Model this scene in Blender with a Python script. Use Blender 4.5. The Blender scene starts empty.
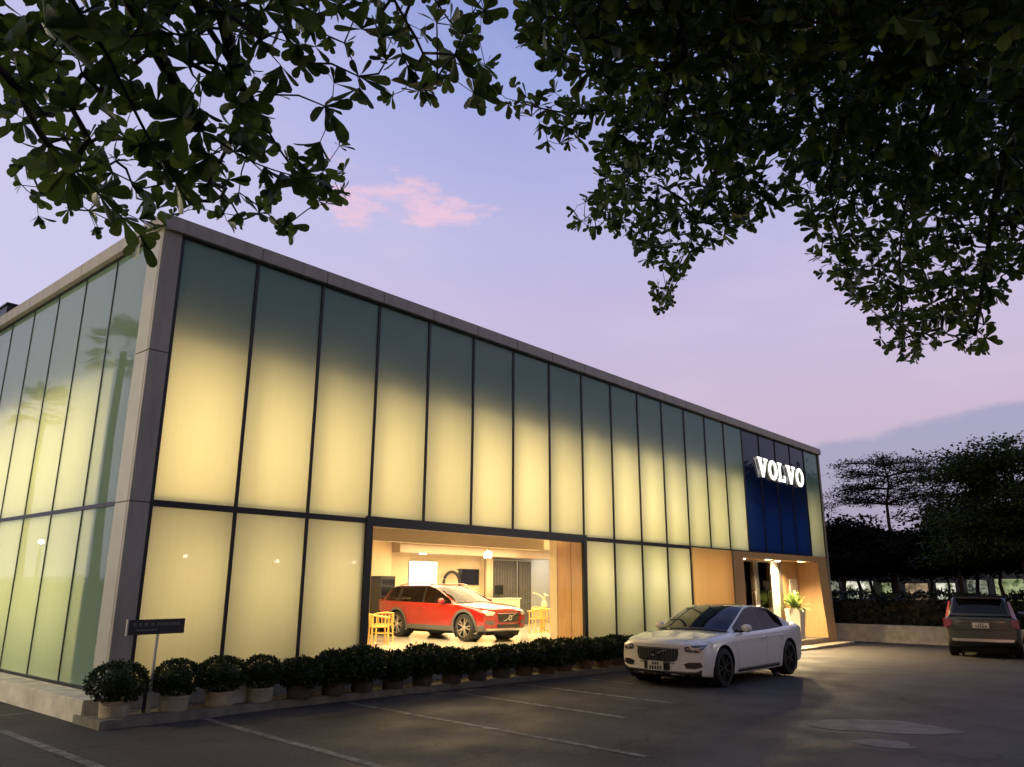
import bpy, bmesh, math, random
import numpy as np
from mathutils import Vector, Matrix
from mathutils.bvhtree import BVHTree
R = math.radians
PI = math.pi
sc = bpy.context.scene
col = sc.collection

# ------------------------------------------------------------------ camera, sky, sun, exposure
cam_d = bpy.data.cameras.new('camera')
cam = bpy.data.objects.new('camera', cam_d)
col.objects.link(cam)
sc.camera = cam
cam_d.sensor_width = 36.0
cam_d.lens = 777.21 / 1024 * 36.0
cam_d.clip_start = 0.05
cam_d.clip_end = 3000
_yaw, _pitch, _roll = R(48.9585), R(14.6421), R(0.3379)
CAM = Vector((-4.6213, -10.853, 1.651))
_fw = Vector((math.sin(_yaw)*math.cos(_pitch), math.cos(_yaw)*math.cos(_pitch), math.sin(_pitch)))
_r = Vector((math.cos(_yaw), -math.sin(_yaw), 0))
_u = _r.cross(_fw)
_r2 = math.cos(_roll)*_r + math.sin(_roll)*_u
_u2 = -math.sin(_roll)*_r + math.cos(_roll)*_u
cam.matrix_world = Matrix(((_r2.x, _u2.x, -_fw.x, CAM.x), (_r2.y, _u2.y, -_fw.y, CAM.y), (_r2.z, _u2.z, -_fw.z, CAM.z), (0, 0, 0, 1)))
sc.render.resolution_x, sc.render.resolution_y = 1024, 767
sc.render.engine = 'CYCLES'
sc.cycles.max_bounces = 8
sc.cycles.transparent_max_bounces = 10
sc.cycles.use_denoising = True
sc.cycles.sample_clamp_indirect = 4.0
sc.view_settings.view_transform = 'Standard'
sc.view_settings.look = 'None'
sc.view_settings.exposure = 0.0
sc.view_settings.gamma = 1.0
sc.view_settings.use_curve_mapping = False

def lin(r, g, b):
    f = lambda c: (c/255/12.92) if c/255 <= .04045 else ((c/255+.055)/1.055)**2.4
    return (f(r), f(g), f(b), 1)

SUN_EL, SUN_AZ = 1.5, 250.0
world = bpy.data.worlds.new('World')
sc.world = world
world.use_nodes = True
nt = world.node_tree
nt.nodes.clear()
def wn(t, **k):
    n = nt.nodes.new(t)
    for a, b in k.items(): setattr(n, a, b)
    return n
def wmath(op, a, b=None, c=None):
    n = wn('ShaderNodeMath', operation=op)
    for i, v in enumerate((a, b, c)):
        if v is None: continue
        if isinstance(v, (int, float)): n.inputs[i].default_value = v
        else: nt.links.new(v, n.inputs[i])
    return n.outputs[0]
def wdot(vec, v):
    n = wn('ShaderNodeVectorMath', operation='DOT_PRODUCT')
    nt.links.new(vec, n.inputs[0]); n.inputs[1].default_value = v
    return n.outputs['Value']
def wmix(fac, a, b, blend='MIX'):
    n = wn('ShaderNodeMix', data_type='RGBA', blend_type=blend)
    for i, v in ((0, fac), (6, a), (7, b)):
        if isinstance(v, (int, float)): n.inputs[i].default_value = v
        elif isinstance(v, tuple): n.inputs[i].default_value = v
        else: nt.links.new(v, n.inputs[i])
    return n.outputs[2]
def wsmooth(x, a, b):
    n = wn('ShaderNodeMapRange', interpolation_type='SMOOTHSTEP')
    nt.links.new(x, n.inputs[0]); n.inputs[1].default_value = a; n.inputs[2].default_value = b
    return n.outputs[0]
tc = wn('ShaderNodeTexCoord')
gen = tc.outputs['Generated']
sep = wn('ShaderNodeSeparateXYZ'); nt.links.new(gen, sep.inputs[0])
elev = sep.outputs['Z']
ramp = wn('ShaderNodeValToRGB')
nt.links.new(elev, ramp.inputs[0])
stops = [(0.0, (170, 152, 185)), (0.10, (181, 164, 194)), (0.20, (194, 172, 201)), (0.32, (192, 177, 213)), (0.44, (180, 176, 220)), (0.58, (152, 161, 219)), (0.75, (112, 132, 200)), (1.0, (80, 104, 172))]
el = ramp.color_ramp.elements
while len(el) < len(stops): el.new(0.5)
for e, (p, c) in zip(el, stops):
    e.position = p; e.color = lin(*c)
skycol = ramp.outputs[0]
# paler, more lavender towards the west (left of the view)
west = wdot(gen, (-0.30, 0.95, 0.0))
skycol = wmix(wmath('MULTIPLY', wsmooth(west, 0.25, 0.95), 0.85), skycol, lin(207, 203, 236))
# pale wisps
mapn = wn('ShaderNodeMapping'); nt.links.new(gen, mapn.inputs[0]); mapn.inputs['Scale'].default_value = (1.6, 1.6, 4.5)
nz = wn('ShaderNodeTexNoise'); nt.links.new(mapn.outputs[0], nz.inputs[0])
nz.inputs['Scale'].default_value = 2.4; nz.inputs['Detail'].default_value = 7; nz.inputs['Roughness'].default_value = .6
skycol = wmix(wmath('MULTIPLY', wsmooth(nz.outputs[0], .48, .75), .22), skycol, lin(222, 204, 226))
# the small pink cloud
nz2 = wn('ShaderNodeTexNoise'); nt.links.new(mapn.outputs[0], nz2.inputs[0])
nz2.inputs['Scale'].default_value = 7.5; nz2.inputs['Detail'].default_value = 9; nz2.inputs['Roughness'].default_value = .62
cd = (_fw + _r2*((398-512)/777.2) - _u2*((200-383.5)/777.2)).normalized()
cr = Vector((cd.y, -cd.x, 0)).normalized(); cu = cr.cross(cd)
front = wmath('GREATER_THAN', wdot(gen, tuple(cd)), 0.3)
px = wdot(gen, tuple(cr)); pz = wdot(gen, tuple(cu))
pz = wmath('ADD', pz, wmath('MULTIPLY', px, 0.06))
d2 = wmath('ADD', wmath('POWER', wmath('DIVIDE', px, 0.125), 2), wmath('POWER', wmath('DIVIDE', pz, 0.040), 2))
cm = wmath('SUBTRACT', wmath('ADD', wmath('MULTIPLY', nz2.outputs[0], 3.4), -1.30), wmath('MULTIPLY', d2, .50))
skycol = wmix(wmath('MULTIPLY', wmath('MULTIPLY', wsmooth(cm, -.05, .6), front), .85), skycol, lin(236, 194, 214))
# slate cloud bank low over the right horizon
bx = wdot(gen, tuple(_r))
edge = wmath('ADD', wmath('MULTIPLY', bx, 0.19), 0.085)
edge = wmath('ADD', edge, wmath('MULTIPLY', nz2.outputs[0], 0.03))
bank = wmath('MULTIPLY', wsmooth(wmath('SUBTRACT', edge, elev), 0.0, 0.012), wsmooth(bx, .2, .36))
skycol = wmix(wmath('MULTIPLY', bank, .9), skycol, lin(150, 147, 184))
# the side of the dome turned away from the afterglow is a dim neutral grey
back = wsmooth(wdot(gen, (-_fw.x, -_fw.y, 0)), -0.35, 0.55)
skycol = wmix(wmath('MULTIPLY', back, .85), skycol, lin(80, 83, 88))
# ground half of the dome
skycol = wmix(wsmooth(elev, 0.0, -0.03), skycol, (0.03, .028, .03, 1))
bgA = wn('ShaderNodeBackground'); nt.links.new(skycol, bgA.inputs[0]); bgA.inputs[1].default_value = 1.0
sky = wn('ShaderNodeTexSky', sky_type='NISHITA')
sky.sun_disc = False; sky.sun_elevation = R(SUN_EL); sky.sun_rotation = R(SUN_AZ)
bgB = wn('ShaderNodeBackground'); nt.links.new(sky.outputs[0], bgB.inputs[0]); bgB.inputs[1].default_value = 0.05
addw = wn('ShaderNodeAddShader'); nt.links.new(bgA.outputs[0], addw.inputs[0]); nt.links.new(bgB.outputs[0], addw.inputs[1])
wo = wn('ShaderNodeOutputWorld'); nt.links.new(addw.outputs[0], wo.inputs[0])

sun_d = bpy.data.lights.new('sun', 'SUN'); sun_d.energy = 0.05; sun_d.angle = R(12); sun_d.color = (1, .78, .7)
sun = bpy.data.objects.new('sun', sun_d); col.objects.link(sun)
_sd = Vector((math.sin(R(SUN_AZ))*math.cos(R(8)), math.cos(R(SUN_AZ))*math.cos(R(8)), math.sin(R(8))))
sun.rotation_euler = (-_sd).to_track_quat('-Z', 'Y').to_euler()

def area(name, loc, target, sx, sy, power, color, spread=None):
    d = bpy.data.lights.new(name, 'AREA'); d.shape = 'RECTANGLE'; d.size = sx; d.size_y = sy; d.energy = power; d.color = color
    if spread: d.spread = R(spread)
    o = bpy.data.objects.new(name, d); col.objects.link(o); o.location = loc
    v = Vector(target) - Vector(loc)
    z = -v.normalized(); x = Vector((z.y, -z.x, 0))
    if x.length < 1e-4: x = Vector((1, 0, 0))
    x.normalize(); y = z.cross(x)
    if y.z < 0: x, y = -x, -y
    o.matrix_world = Matrix(((x.x, y.x, z.x, loc[0]), (x.y, y.y, z.y, loc[1]), (x.z, y.z, z.z, loc[2]), (0, 0, 0, 1)))
    return o

def gz(x):                                   # the car park falls gently to the right
    return -0.012*max(-10.0, min(34.0, x))

# ------------------------------------------------------------------ materials
MATS = {}
def mat(name, color, rough=.6, metal=0.0, noise=0.0, scale=6.0, spec=.5, bump=0.0, coat=0.0, emit=None, estr=0, detail=5, stretch=None, subsurf=None, color2=None):
    if name in MATS: return MATS[name]
    m = bpy.data.materials.new(name); m.use_nodes = True
    t = m.node_tree; b = t.nodes['Principled BSDF']
    c = tuple(color[:3]) + (1,)
    b.inputs['Base Color'].default_value = c
    b.inputs['Roughness'].default_value = rough
    b.inputs['Metallic'].default_value = metal
    b.inputs['Specular IOR Level'].default_value = spec
    if coat:
        b.inputs['Coat Weight'].default_value = coat; b.inputs['Coat Roughness'].default_value = .04
    if emit:
        b.inputs['Emission Color'].default_value = tuple(emit[:3]) + (1,); b.inputs['Emission Strength'].default_value = estr
    if noise or bump or color2:
        tx = t.nodes.new('ShaderNodeTexCoord'); mp = t.nodes.new('ShaderNodeMapping')
        t.links.new(tx.outputs['Object'], mp.inputs[0])
        if stretch: mp.inputs['Scale'].default_value = stretch
        n = t.nodes.new('ShaderNodeTexNoise'); t.links.new(mp.outputs[0], n.inputs[0])
        n.inputs['Scale'].default_value = scale; n.inputs['Detail'].default_value = detail; n.inputs['Roughness'].default_value = .62
        if noise or color2:
            mr = t.nodes.new('ShaderNodeMapRange'); t.links.new(n.outputs[0], mr.inputs[0]); mr.inputs[1].default_value = .3; mr.inputs[2].default_value = .7
            mx = t.nodes.new('ShaderNodeMix'); mx.data_type = 'RGBA'; t.links.new(mr.outputs[0], mx.inputs[0])
            c2 = tuple(color2[:3]) if color2 else tuple(min(1, v*(1+noise)) for v in c[:3])
            c1 = c[:3] if color2 else tuple(v*(1-noise) for v in c[:3])
            mx.inputs[6].default_value = tuple(c1) + (1,); mx.inputs[7].default_value = tuple(c2) + (1,)
            t.links.new(mx.outputs[2], b.inputs['Base Color'])
        if bump:
            bp = t.nodes.new('ShaderNodeBump'); bp.inputs['Strength'].default_value = bump; bp.inputs['Distance'].default_value = .02
            t.links.new(n.outputs[0], bp.inputs['Height']); t.links.new(bp.outputs[0], b.inputs['Normal'])
    MATS[name] = m
    return m

def emat(name, color, strength):
    if name in MATS: return MATS[name]
    m = bpy.data.materials.new(name); m.use_nodes = True; t = m.node_tree; t.nodes.clear()
    e = t.nodes.new('ShaderNodeEmission'); e.inputs[0].default_value = tuple(color[:3]) + (1,); e.inputs[1].default_value = strength
    o = t.nodes.new('ShaderNodeOutputMaterial'); t.links.new(e.outputs[0], o.inputs[0])
    MATS[name] = m; return m

def frosted(name, trans, diff, gloss_rough=.03, ior=1.5, mixd=.3, var=.04):
    m = bpy.data.materials.new(name); m.use_nodes = True; t = m.node_tree; t.nodes.clear()
    N = t.nodes.new; L = t.links.new
    tx = N('ShaderNodeTexCoord'); mp = N('ShaderNodeMapping'); L(tx.outputs['Object'], mp.inputs[0]); mp.inputs['Scale'].default_value = (9, 9, .35)
    nz = N('ShaderNodeTexNoise'); L(mp.outputs[0], nz.inputs[0]); nz.inputs['Scale'].default_value = 1.5; nz.inputs['Detail'].default_value = 4
    mr = N('ShaderNodeMapRange'); L(nz.outputs[0], mr.inputs[0]); mr.inputs[1].default_value = .3; mr.inputs[2].default_value = .7; mr.inputs[3].default_value = 1-var; mr.inputs[4].default_value = 1+var
    sc_ = N('ShaderNodeVectorMath'); sc_.operation = 'SCALE'; sc_.inputs[0].default_value = trans; L(mr.outputs[0], sc_.inputs['Scale'])
    tr = N('ShaderNodeBsdfTranslucent'); L(sc_.outputs[0], tr.inputs[0])
    df = N('ShaderNodeBsdfDiffuse'); df.inputs[0].default_value = tuple(diff) + (1,)
    m1 = N('ShaderNodeMixShader'); m1.inputs[0].default_value = mixd; L(tr.outputs[0], m1.inputs[1]); L(df.outputs[0], m1.inputs[2])
    gl = N('ShaderNodeBsdfGlossy'); gl.inputs['Roughness'].default_value = gloss_rough
    fr = N('ShaderNodeFresnel'); fr.inputs[0].default_value = ior
    m2 = N('ShaderNodeMixShader'); L(fr.outputs[0], m2.inputs[0]); L(m1.outputs[0], m2.inputs[1]); L(gl.outputs[0], m2.inputs[2])
    o = N('ShaderNodeOutputMaterial'); L(m2.outputs[0], o.inputs[0])
    MATS[name] = m; return m

def clearglass(name, tint=(1, 1, 1), ior=1.45):
    m = bpy.data.materials.new(name); m.use_nodes = True; t = m.node_tree; t.nodes.clear()
    N = t.nodes.new; L = t.links.new
    tr = N('ShaderNodeBsdfTransparent'); tr.inputs[0].default_value = tuple(tint) + (1,)
    gl = N('ShaderNodeBsdfGlossy'); gl.inputs['Roughness'].default_value = 0.0
    fr = N('ShaderNodeFresnel'); fr.inputs[0].default_value = ior
    m2 = N('ShaderNodeMixShader'); L(fr.outputs[0], m2.inputs[0]); L(tr.outputs[0], m2.inputs[1]); L(gl.outputs[0], m2.inputs[2])
    o = N('ShaderNodeOutputMaterial'); L(m2.outputs[0], o.inputs[0])
    MATS[name] = m; return m

def leafmat(name, c1, c2, tl=.35, rough=.45, spec=.35):
    m = bpy.data.materials.new(name); m.use_nodes = True; t = m.node_tree; t.nodes.clear()
    N = t.nodes.new; L = t.links.new
    g = N('ShaderNodeNewGeometry')
    mx = N('ShaderNodeMix'); mx.data_type = 'RGBA'; L(g.outputs['Random Per Island'], mx.inputs[0])
    mx.inputs[6].default_value = tuple(c1) + (1,); mx.inputs[7].default_value = tuple(c2) + (1,)
    b = N('ShaderNodeBsdfPrincipled'); L(mx.outputs[2], b.inputs['Base Color']); b.inputs['Roughness'].default_value = rough
    b.inputs['Specular IOR Level'].default_value = spec
    tr = N('ShaderNodeBsdfTranslucent')
    hs = N('ShaderNodeHueSaturation'); hs.inputs['Value'].default_value = 1.3; hs.inputs['Hue'].default_value = .485; L(mx.outputs[2], hs.inputs['Color']); L(hs.outputs[0], tr.inputs[0])
    ms = N('ShaderNodeMixShader'); ms.inputs[0].default_value = tl; L(b.outputs[0], ms.inputs[1]); L(tr.outputs[0], ms.inputs[2])
    o = N('ShaderNodeOutputMaterial'); L(ms.outputs[0], o.inputs[0])
    MATS[name] = m; return m

M_frost = frosted('frosted_glass', (.66, .67, .57), (.36, .82, .72), mixd=.33, var=.02)
M_frost_side = frosted('frosted_glass_green', (.68, .73, .54), (.42, .70, .58), mixd=.28, gloss_rough=.012, ior=1.85, var=.02)
M_blue = frosted('blue_glass', (.010, .030, .16), (.010, .022, .085), gloss_rough=.01, mixd=.4, ior=1.5)
M_clear = clearglass('clear_glass', (.97, .98, .96))
M_black = mat('black_aluminium', (.012, .012, .013), .38)
M_panel = mat('grey_metal_panel', (.37, .345, .285), .5, .1, noise=.16, scale=2.2, stretch=(3, 3, .5))
M_panel2 = mat('pale_metal_panel', (.46, .45, .39), .5, .2, noise=.06, scale=3)
M_conc = mat('concrete', (.54, .51, .41), .85, noise=.28, scale=3.2, bump=.25, detail=8)
M_curb = mat('curb_stone', (.17, .155, .12), .9, noise=.35, scale=5, bump=.4, detail=8)
M_white = mat('white_plaster', (.72, .68, .58), .7, noise=.03)
M_greyw = mat('grey_wall', (.34, .34, .32), .7, noise=.04)
M_dark = mat('dark_interior', (.05, .05, .05), .8)
M_orange = mat('orange_wood', (.55, .335, .15), .42, noise=.12, scale=3, stretch=(6, 6, .4))
M_cream = mat('cream_plaster', (.74, .62, .42), .7, noise=.03)
M_floor = mat('polished_floor', (.66, .60, .50), .14, noise=.04, scale=2)
M_step = mat('step_stone', (.34, .29, .22), .75, noise=.2, scale=8, bump=.15)
M_yel = mat('yellow_wood', (.66, .40, .10), .45, noise=.1, scale=8)
M_tv = mat('dark_screen', (.012, .013, .015), .15)
M_curt = mat('grey_curtain', (.12, .12, .11), .85, noise=.15)
M_ring = mat('black_ring', (.015, .015, .015), .4)
M_pot = mat('concrete_pot', (.33, .29, .20), .85, noise=.3, scale=7, bump=.3)
M_soil = mat('soil', (.03, .022, .015), 1)
M_bark = mat('bark', (.055, .042, .032), .9, noise=.35, scale=14, bump=.6)
M_twig = mat('twig_bark', (.035, .03, .022), .9, noise=.3, scale=20)
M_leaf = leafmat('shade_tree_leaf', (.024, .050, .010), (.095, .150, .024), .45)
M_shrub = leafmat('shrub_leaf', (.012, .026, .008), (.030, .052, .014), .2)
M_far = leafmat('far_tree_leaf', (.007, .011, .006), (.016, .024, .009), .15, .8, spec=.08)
M_far2 = leafmat('painted_lit_leaf', (.022, .036, .010), (.065, .090, .022), .2, spec=.1)  # paler green puts lamp light on the boughs into the leaf colour
M_hedge = leafmat('hedge_leaf', (.007, .013, .005), (.018, .028, .009), .12)
M_palm = leafmat('palm_leaf', (.03, .055, .02), (.06, .09, .03), .2)
M_post = mat('painted_post', (.5, .48, .42), .5, noise=.08)
M_sign = mat('sign_board', (.010, .010, .010), .45)
M_signtx = mat('sign_lettering', (.11, .10, .09), .6)
M_lamp = emat('lamp_glow', (1, .86, .62), 30)
M_lampw = emat('street_lamp_glow', (1, .93, .8), 60)
M_letter = emat('letter_glow', (1.0, .97, .90), 2.4)
M_letside = emat('letter_side_glow', (1.0, .93, .72), .25)
M_screen = emat('bright_screen', (1.0, .97, .88), 2.2)

# ------------------------------------------------------------------ helpers
def tag(o, label=None, cat=None, group=None, kind=None):
    if label: o['label'] = label
    if cat: o['category'] = cat
    if group: o['group'] = group
    if kind: o['kind'] = kind
    return o
def empty(name, loc=(0, 0, 0), rz=0.0, label=None, cat=None, group=None):
    o = bpy.data.objects.new(name, None); col.objects.link(o)
    o.location = loc; o.rotation_euler = (0, 0, rz); o.empty_display_size = .2
    return tag(o, label, cat, group)
def link(name, me, m=None, parent=None):
    o = bpy.data.objects.new(name, me); col.objects.link(o)
    if m is not None: me.materials.append(m)
    if parent is not None: o.parent = parent
    return o
class MB:
    def __init__(s): s.v = []; s.f = []
    def add(s, vs, fs):
        b = len(s.v); s.v += [tuple(p) for p in vs]; s.f += [tuple(i+b for i in f) for f in fs]; return s
    def box(s, x0, x1, y0, y1, z0, z1):
        return s.add([(x0, y0, z0), (x1, y0, z0), (x1, y1, z0), (x0, y1, z0), (x0, y0, z1), (x1, y0, z1), (x1, y1, z1), (x0, y1, z1)],
                     [(0, 3, 2, 1), (4, 5, 6, 7), (0, 1, 5, 4), (1, 2, 6, 5), (2, 3, 7, 6), (3, 0, 4, 7)])
    def tube(s, pts, rad, n=8, cap=True):
        pts = [Vector(p) for p in pts]
        rr = rad if isinstance(rad, (list, tuple)) else [rad]*len(pts)
        vs = []; up = Vector((0, 0, 1))
        for i, p in enumerate(pts):
            t = (pts[min(i+1, len(pts)-1)] - pts[max(i-1, 0)]).normalized()
            a = t.cross(up if abs(t.z) < .95 else Vector((1, 0, 0))).normalized(); b = t.cross(a)
            for k in range(n):
                w = 2*PI*k/n; vs.append(p + (a*math.cos(w) + b*math.sin(w))*rr[i])
        fs = [(i*n+k, i*n+(k+1) % n, (i+1)*n+(k+1) % n, (i+1)*n+k) for i in range(len(pts)-1) for k in range(n)]
        if cap: fs += [tuple(reversed(range(n))), tuple(range((len(pts)-1)*n, len(pts)*n))]
        return s.add(vs, fs)
    def lathe(s, prof, n=24, c=(0, 0, 0), axis='z'):
        vs = []
        for (r_, z_) in prof:
            for k in range(n):
                w = 2*PI*k/n; a, b = r_*math.cos(w), r_*math.sin(w)
                p = (a, b, z_) if axis == 'z' else ((a, z_, b) if axis == 'y' else (z_, a, b))
                vs.append((p[0]+c[0], p[1]+c[1], p[2]+c[2]))
        m_ = len(prof)
        fs = [(i*n+k, i*n+(k+1) % n, (i+1)*n+(k+1) % n, (i+1)*n+k) for i in range(m_-1) for k in range(n)]
        return s.add(vs, fs)
    def prism(s, poly, y0, y1):              # polygon in (x,z) pulled along y
        n = len(poly)
        vs = [(p[0], y0, p[1]) for p in poly] + [(p[0], y1, p[1]) for p in poly]
        return s.add(vs, [tuple(range(n)), tuple(reversed(range(n, 2*n)))] + [(i+n, (i+1) % n+n, (i+1) % n, i) for i in range(n)])
    def build(s, name, m=None, parent=None, smooth=False, bevel=0.0):
        me = bpy.data.meshes.new(name); me.from_pydata(s.v, [], s.f); me.validate(); me.update()
        bm = bmesh.new(); bm.from_mesh(me)
        bmesh.ops.recalc_face_normals(bm, faces=bm.faces)
        if bevel:
            bmesh.ops.bevel(bm, geom=[e for e in bm.edges if e.is_manifold and e.calc_face_angle(0) > .5], offset=bevel, segments=2, affect='EDGES', clamp_overlap=True)
        bm.to_mesh(me); bm.free()
        if smooth:
            for p in me.polygons: p.use_smooth = True
        return link(name, me, m, parent)
def children(o): return [c for c in bpy.data.objects if c.parent is o]
def copy_tree(o, parent=None):
    c = o.copy(); col.objects.link(c); c.parent = parent
    for ch in children(o): copy_tree(ch, c)
    return c
rnd = random.Random(7)
ORD = ['first', 'second', 'third', 'fourth', 'fifth', 'sixth', 'seventh', 'eighth', 'ninth', 'tenth', 'eleventh', 'twelfth', 'thirteenth', 'fourteenth', 'fifteenth', 'sixteenth', 'seventeenth', 'eighteenth', 'nineteenth', 'twentieth', 'twenty first', 'twenty second']

# ------------------------------------------------------------------ ground
def asphalt():
    m = bpy.data.materials.new('asphalt'); m.use_nodes = True; t = m.node_tree; b = t.nodes['Principled BSDF']
    N = t.nodes.new; L = t.links.new
    tx = N('ShaderNodeTexCoord')
    def noise(scale, detail, stretch=(1, 1, 1), rough=.6):
        mp = N('ShaderNodeMapping'); L(tx.outputs['Object'], mp.inputs[0]); mp.inputs['Scale'].default_value = stretch
        n = N('ShaderNodeTexNoise'); L(mp.outputs[0], n.inputs[0]); n.inputs['Scale'].default_value = scale; n.inputs['Detail'].default_value = detail; n.inputs['Roughness'].default_value = rough
        return n.outputs[0]
    def ramp(x, a, b_, lo, hi):
        r_ = N('ShaderNodeMapRange'); L(x, r_.inputs[0]); r_.inputs[1].default_value = a; r_.inputs[2].default_value = b_; r_.inputs[3].default_value = lo; r_.inputs[4].default_value = hi; return r_.outputs[0]
    def mul(a, b_):
        n = N('ShaderNodeMath'); n.operation = 'MULTIPLY'; L(a, n.inputs[0]); L(b_, n.inputs[1]); return n.outputs[0]
    big = ramp(noise(.35, 5, (1, .5, 1)), .3, .7, .72, 1.28)
    midn = ramp(noise(2.2, 6), .3, .7, .8, 1.2)
    fine = ramp(noise(36, 5, rough=.8), .32, .68, .55, 1.55)
    stain = ramp(noise(.9, 5, (.6, 1.6, 1), .72), .54, .68, 1.0, .66)
    v = mul(mul(mul(big, midn), fine), stain)
    s_ = N('ShaderNodeVectorMath'); s_.operation = 'SCALE'; s_.inputs[0].default_value = (.058, .054, .047); L(v, s_.inputs['Scale'])
    # thin tar-filled cracks
    vo = N('ShaderNodeTexVoronoi'); vo.feature = 'DISTANCE_TO_EDGE'
    wp = N('ShaderNodeVectorMath'); wp.operation = 'ADD'
    wn_ = N('ShaderNodeTexNoise'); L(tx.outputs['Object'], wn_.inputs[0]); wn_.inputs['Scale'].default_value = 1.2; wn_.inputs['Detail'].default_value = 4
    L(tx.outputs['Object'], wp.inputs[0]); L(wn_.outputs['Color'], wp.inputs[1]); L(wp.outputs[0], vo.inputs['Vector']); vo.inputs['Scale'].default_value = .28
    ck = ramp(vo.outputs['Distance'], .002, .008, .66, 1.0)
    s2 = N('ShaderNodeVectorMath'); s2.operation = 'SCALE'; L(s_.outputs[0], s2.inputs[0]); L(ck, s2.inputs['Scale'])
    L(s2.outputs[0], b.inputs['Base Color'])
    L(ramp(noise(1.1, 5), .35, .7, .62, .9), b.inputs['Roughness']); b.inputs['Specular IOR Level'].default_value = .18
    bp = N('ShaderNodeBump'); bp.inputs['Strength'].default_value = .5; bp.inputs['Distance'].default_value = .012; L(noise(110, 4), bp.inputs['Height']); L(bp.outputs[0], b.inputs['Normal'])
    return m
M_asph = asphalt()
xs = [-600, -200, -60, -10] + [x for x in range(-8, 34, 2)] + [34, 60, 200, 600]
ys = [-600, -200, -60, -30, -20, -15, -10, -5, 0, 5, 15, 60, 200, 600]
g = MB(); g.add([(x, y, gz(x)) for y in ys for x in xs], [(j*len(xs)+i, j*len(xs)+i+1, (j+1)*len(xs)+i+1, (j+1)*len(xs)+i) for j in range(len(ys)-1) for i in range(len(xs)-1)])
tag(g.build('ground', M_asph), kind='structure')

def worn_paint():
    m = mat('worn_line_paint', (.34, .32, .27), .8)
    t = m.node_tree; N = t.nodes.new; L = t.links.new; b = t.nodes['Principled BSDF']
    tx = N('ShaderNodeTexCoord'); n = N('ShaderNodeTexNoise'); L(tx.outputs['Object'], n.inputs[0]); n.inputs['Scale'].default_value = 7; n.inputs['Detail'].default_value = 9; n.inputs['Roughness'].default_value = .75
    r_ = N('ShaderNodeMapRange'); L(n.outputs[0], r_.inputs[0]); r_.inputs[1].default_value = .42; r_.inputs[2].default_value = .58
    n2 = N('ShaderNodeTexNoise'); L(tx.outputs['Object'], n2.inputs[0]); n2.inputs['Scale'].default_value = .7; n2.inputs['Detail'].default_value = 3
    r2_ = N('ShaderNodeMapRange'); L(n2.outputs[0], r2_.inputs[0]); r2_.inputs[1].default_value = .35; r2_.inputs[2].default_value = .65; r2_.inputs[3].default_value = .25; r2_.inputs[4].default_value = .95
    ml = N('ShaderNodeMath'); ml.operation = 'MULTIPLY'; L(r_.outputs[0], ml.inputs[0]); L(r2_.outputs[0], ml.inputs[1])
    mx = N('ShaderNodeMix'); mx.data_type = 'RGBA'; L(ml.outputs[0], mx.inputs[0]); mx.inputs[6].default_value = (.056, .052, .045, 1); mx.inputs[7].default_value = (.30, .285, .24, 1)
    L(mx.outputs[2], b.inputs['Base Color'])
    return m
M_line = worn_paint()
def sheet(name, pts, m, dz=.004):
    me = bpy.data.meshes.new(name)
    me.from_pydata([(x, y, gz(x)+dz) for x, y in pts], [], [tuple(range(len(pts)))]); me.update()
    return tag(link(name, me, m), kind='structure')
for (xa, ya, xb, yb) in [(-1.18, -.1, -1.22, -6.2), (.90, -.86, .56, -5.6), (3.15, -.86, 2.86, -6.2), (5.2, -.95, 4.95, -4.6), (6.95, -.95, 6.75, -4.3), (8.7, -1.3, 8.6, -2.4)]:
    w = .055
    sheet('parking_line', [(xb-w, yb), (xb+w, yb), (xa+w, ya), (xa-w, ya)], M_line)
sheet('parking_line', [(-4.5, .92), (-.46, 1.06), (-.46, 1.16), (-4.5, 1.02)], M_line)
sheet('parking_line', [(-6.0, -.12), (-1.24, -.10), (-1.24, 0), (-6.0, -.02)], M_line, .005)
def blob(cx, cy, rx, ry, rot, seed, n=40):
    r_ = random.Random(seed); ph = [r_.uniform(0, 6.28) for _ in range(5)]
    out = []
    for k in range(n):
        a = 2*PI*k/n; q = 1 + .10*math.sin(2*a+ph[0]) + .08*math.sin(3*a+ph[1]) + .05*math.sin(5*a+ph[2]) + .03*math.sin(9*a+ph[3])
        x, y = rx*q*math.cos(a), ry*q*math.sin(a)
        out.append((cx + x*math.cos(rot)-y*math.sin(rot), cy + x*math.sin(rot)+y*math.cos(rot)))
    return out
M_patch = mat('repaired_asphalt', (.125, .118, .10), .85, noise=.45, scale=2.5, bump=.3, detail=9)
sheet('road_patch', blob(6.75, -7.35, .80, .62, R(-62), 3), M_patch)
sheet('road_patch', blob(5.45, -7.75, .34, .26, R(-62), 5), M_patch)

# ------------------------------------------------------------------ the showroom building
show = empty('showroom_building', (0, 0, 0), 0, 'flat roofed car showroom of glowing frosted glass panels with an orange entrance portal', 'building')
ZB, ZM, ZT = .33, 2.742, 6.715
ZF = .20
W = 1.27
MX = [.263 + W*k for k in range(15)] + [19.36, 20.69, 22.03, 23.36, 24.70, 26.12]
XE = 26.12
WX0, WX1 = MX[3], MX[8]
def part(name, m, mb, parent=show, **k): return mb.build(name, m, parent, **k)
def pane(name, m, pts, parent=show):
    me = bpy.data.meshes.new(name); me.from_pydata(pts, [], [(0, 1, 2, 3)]); me.update()
    return link(name, me, m, parent)
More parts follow.
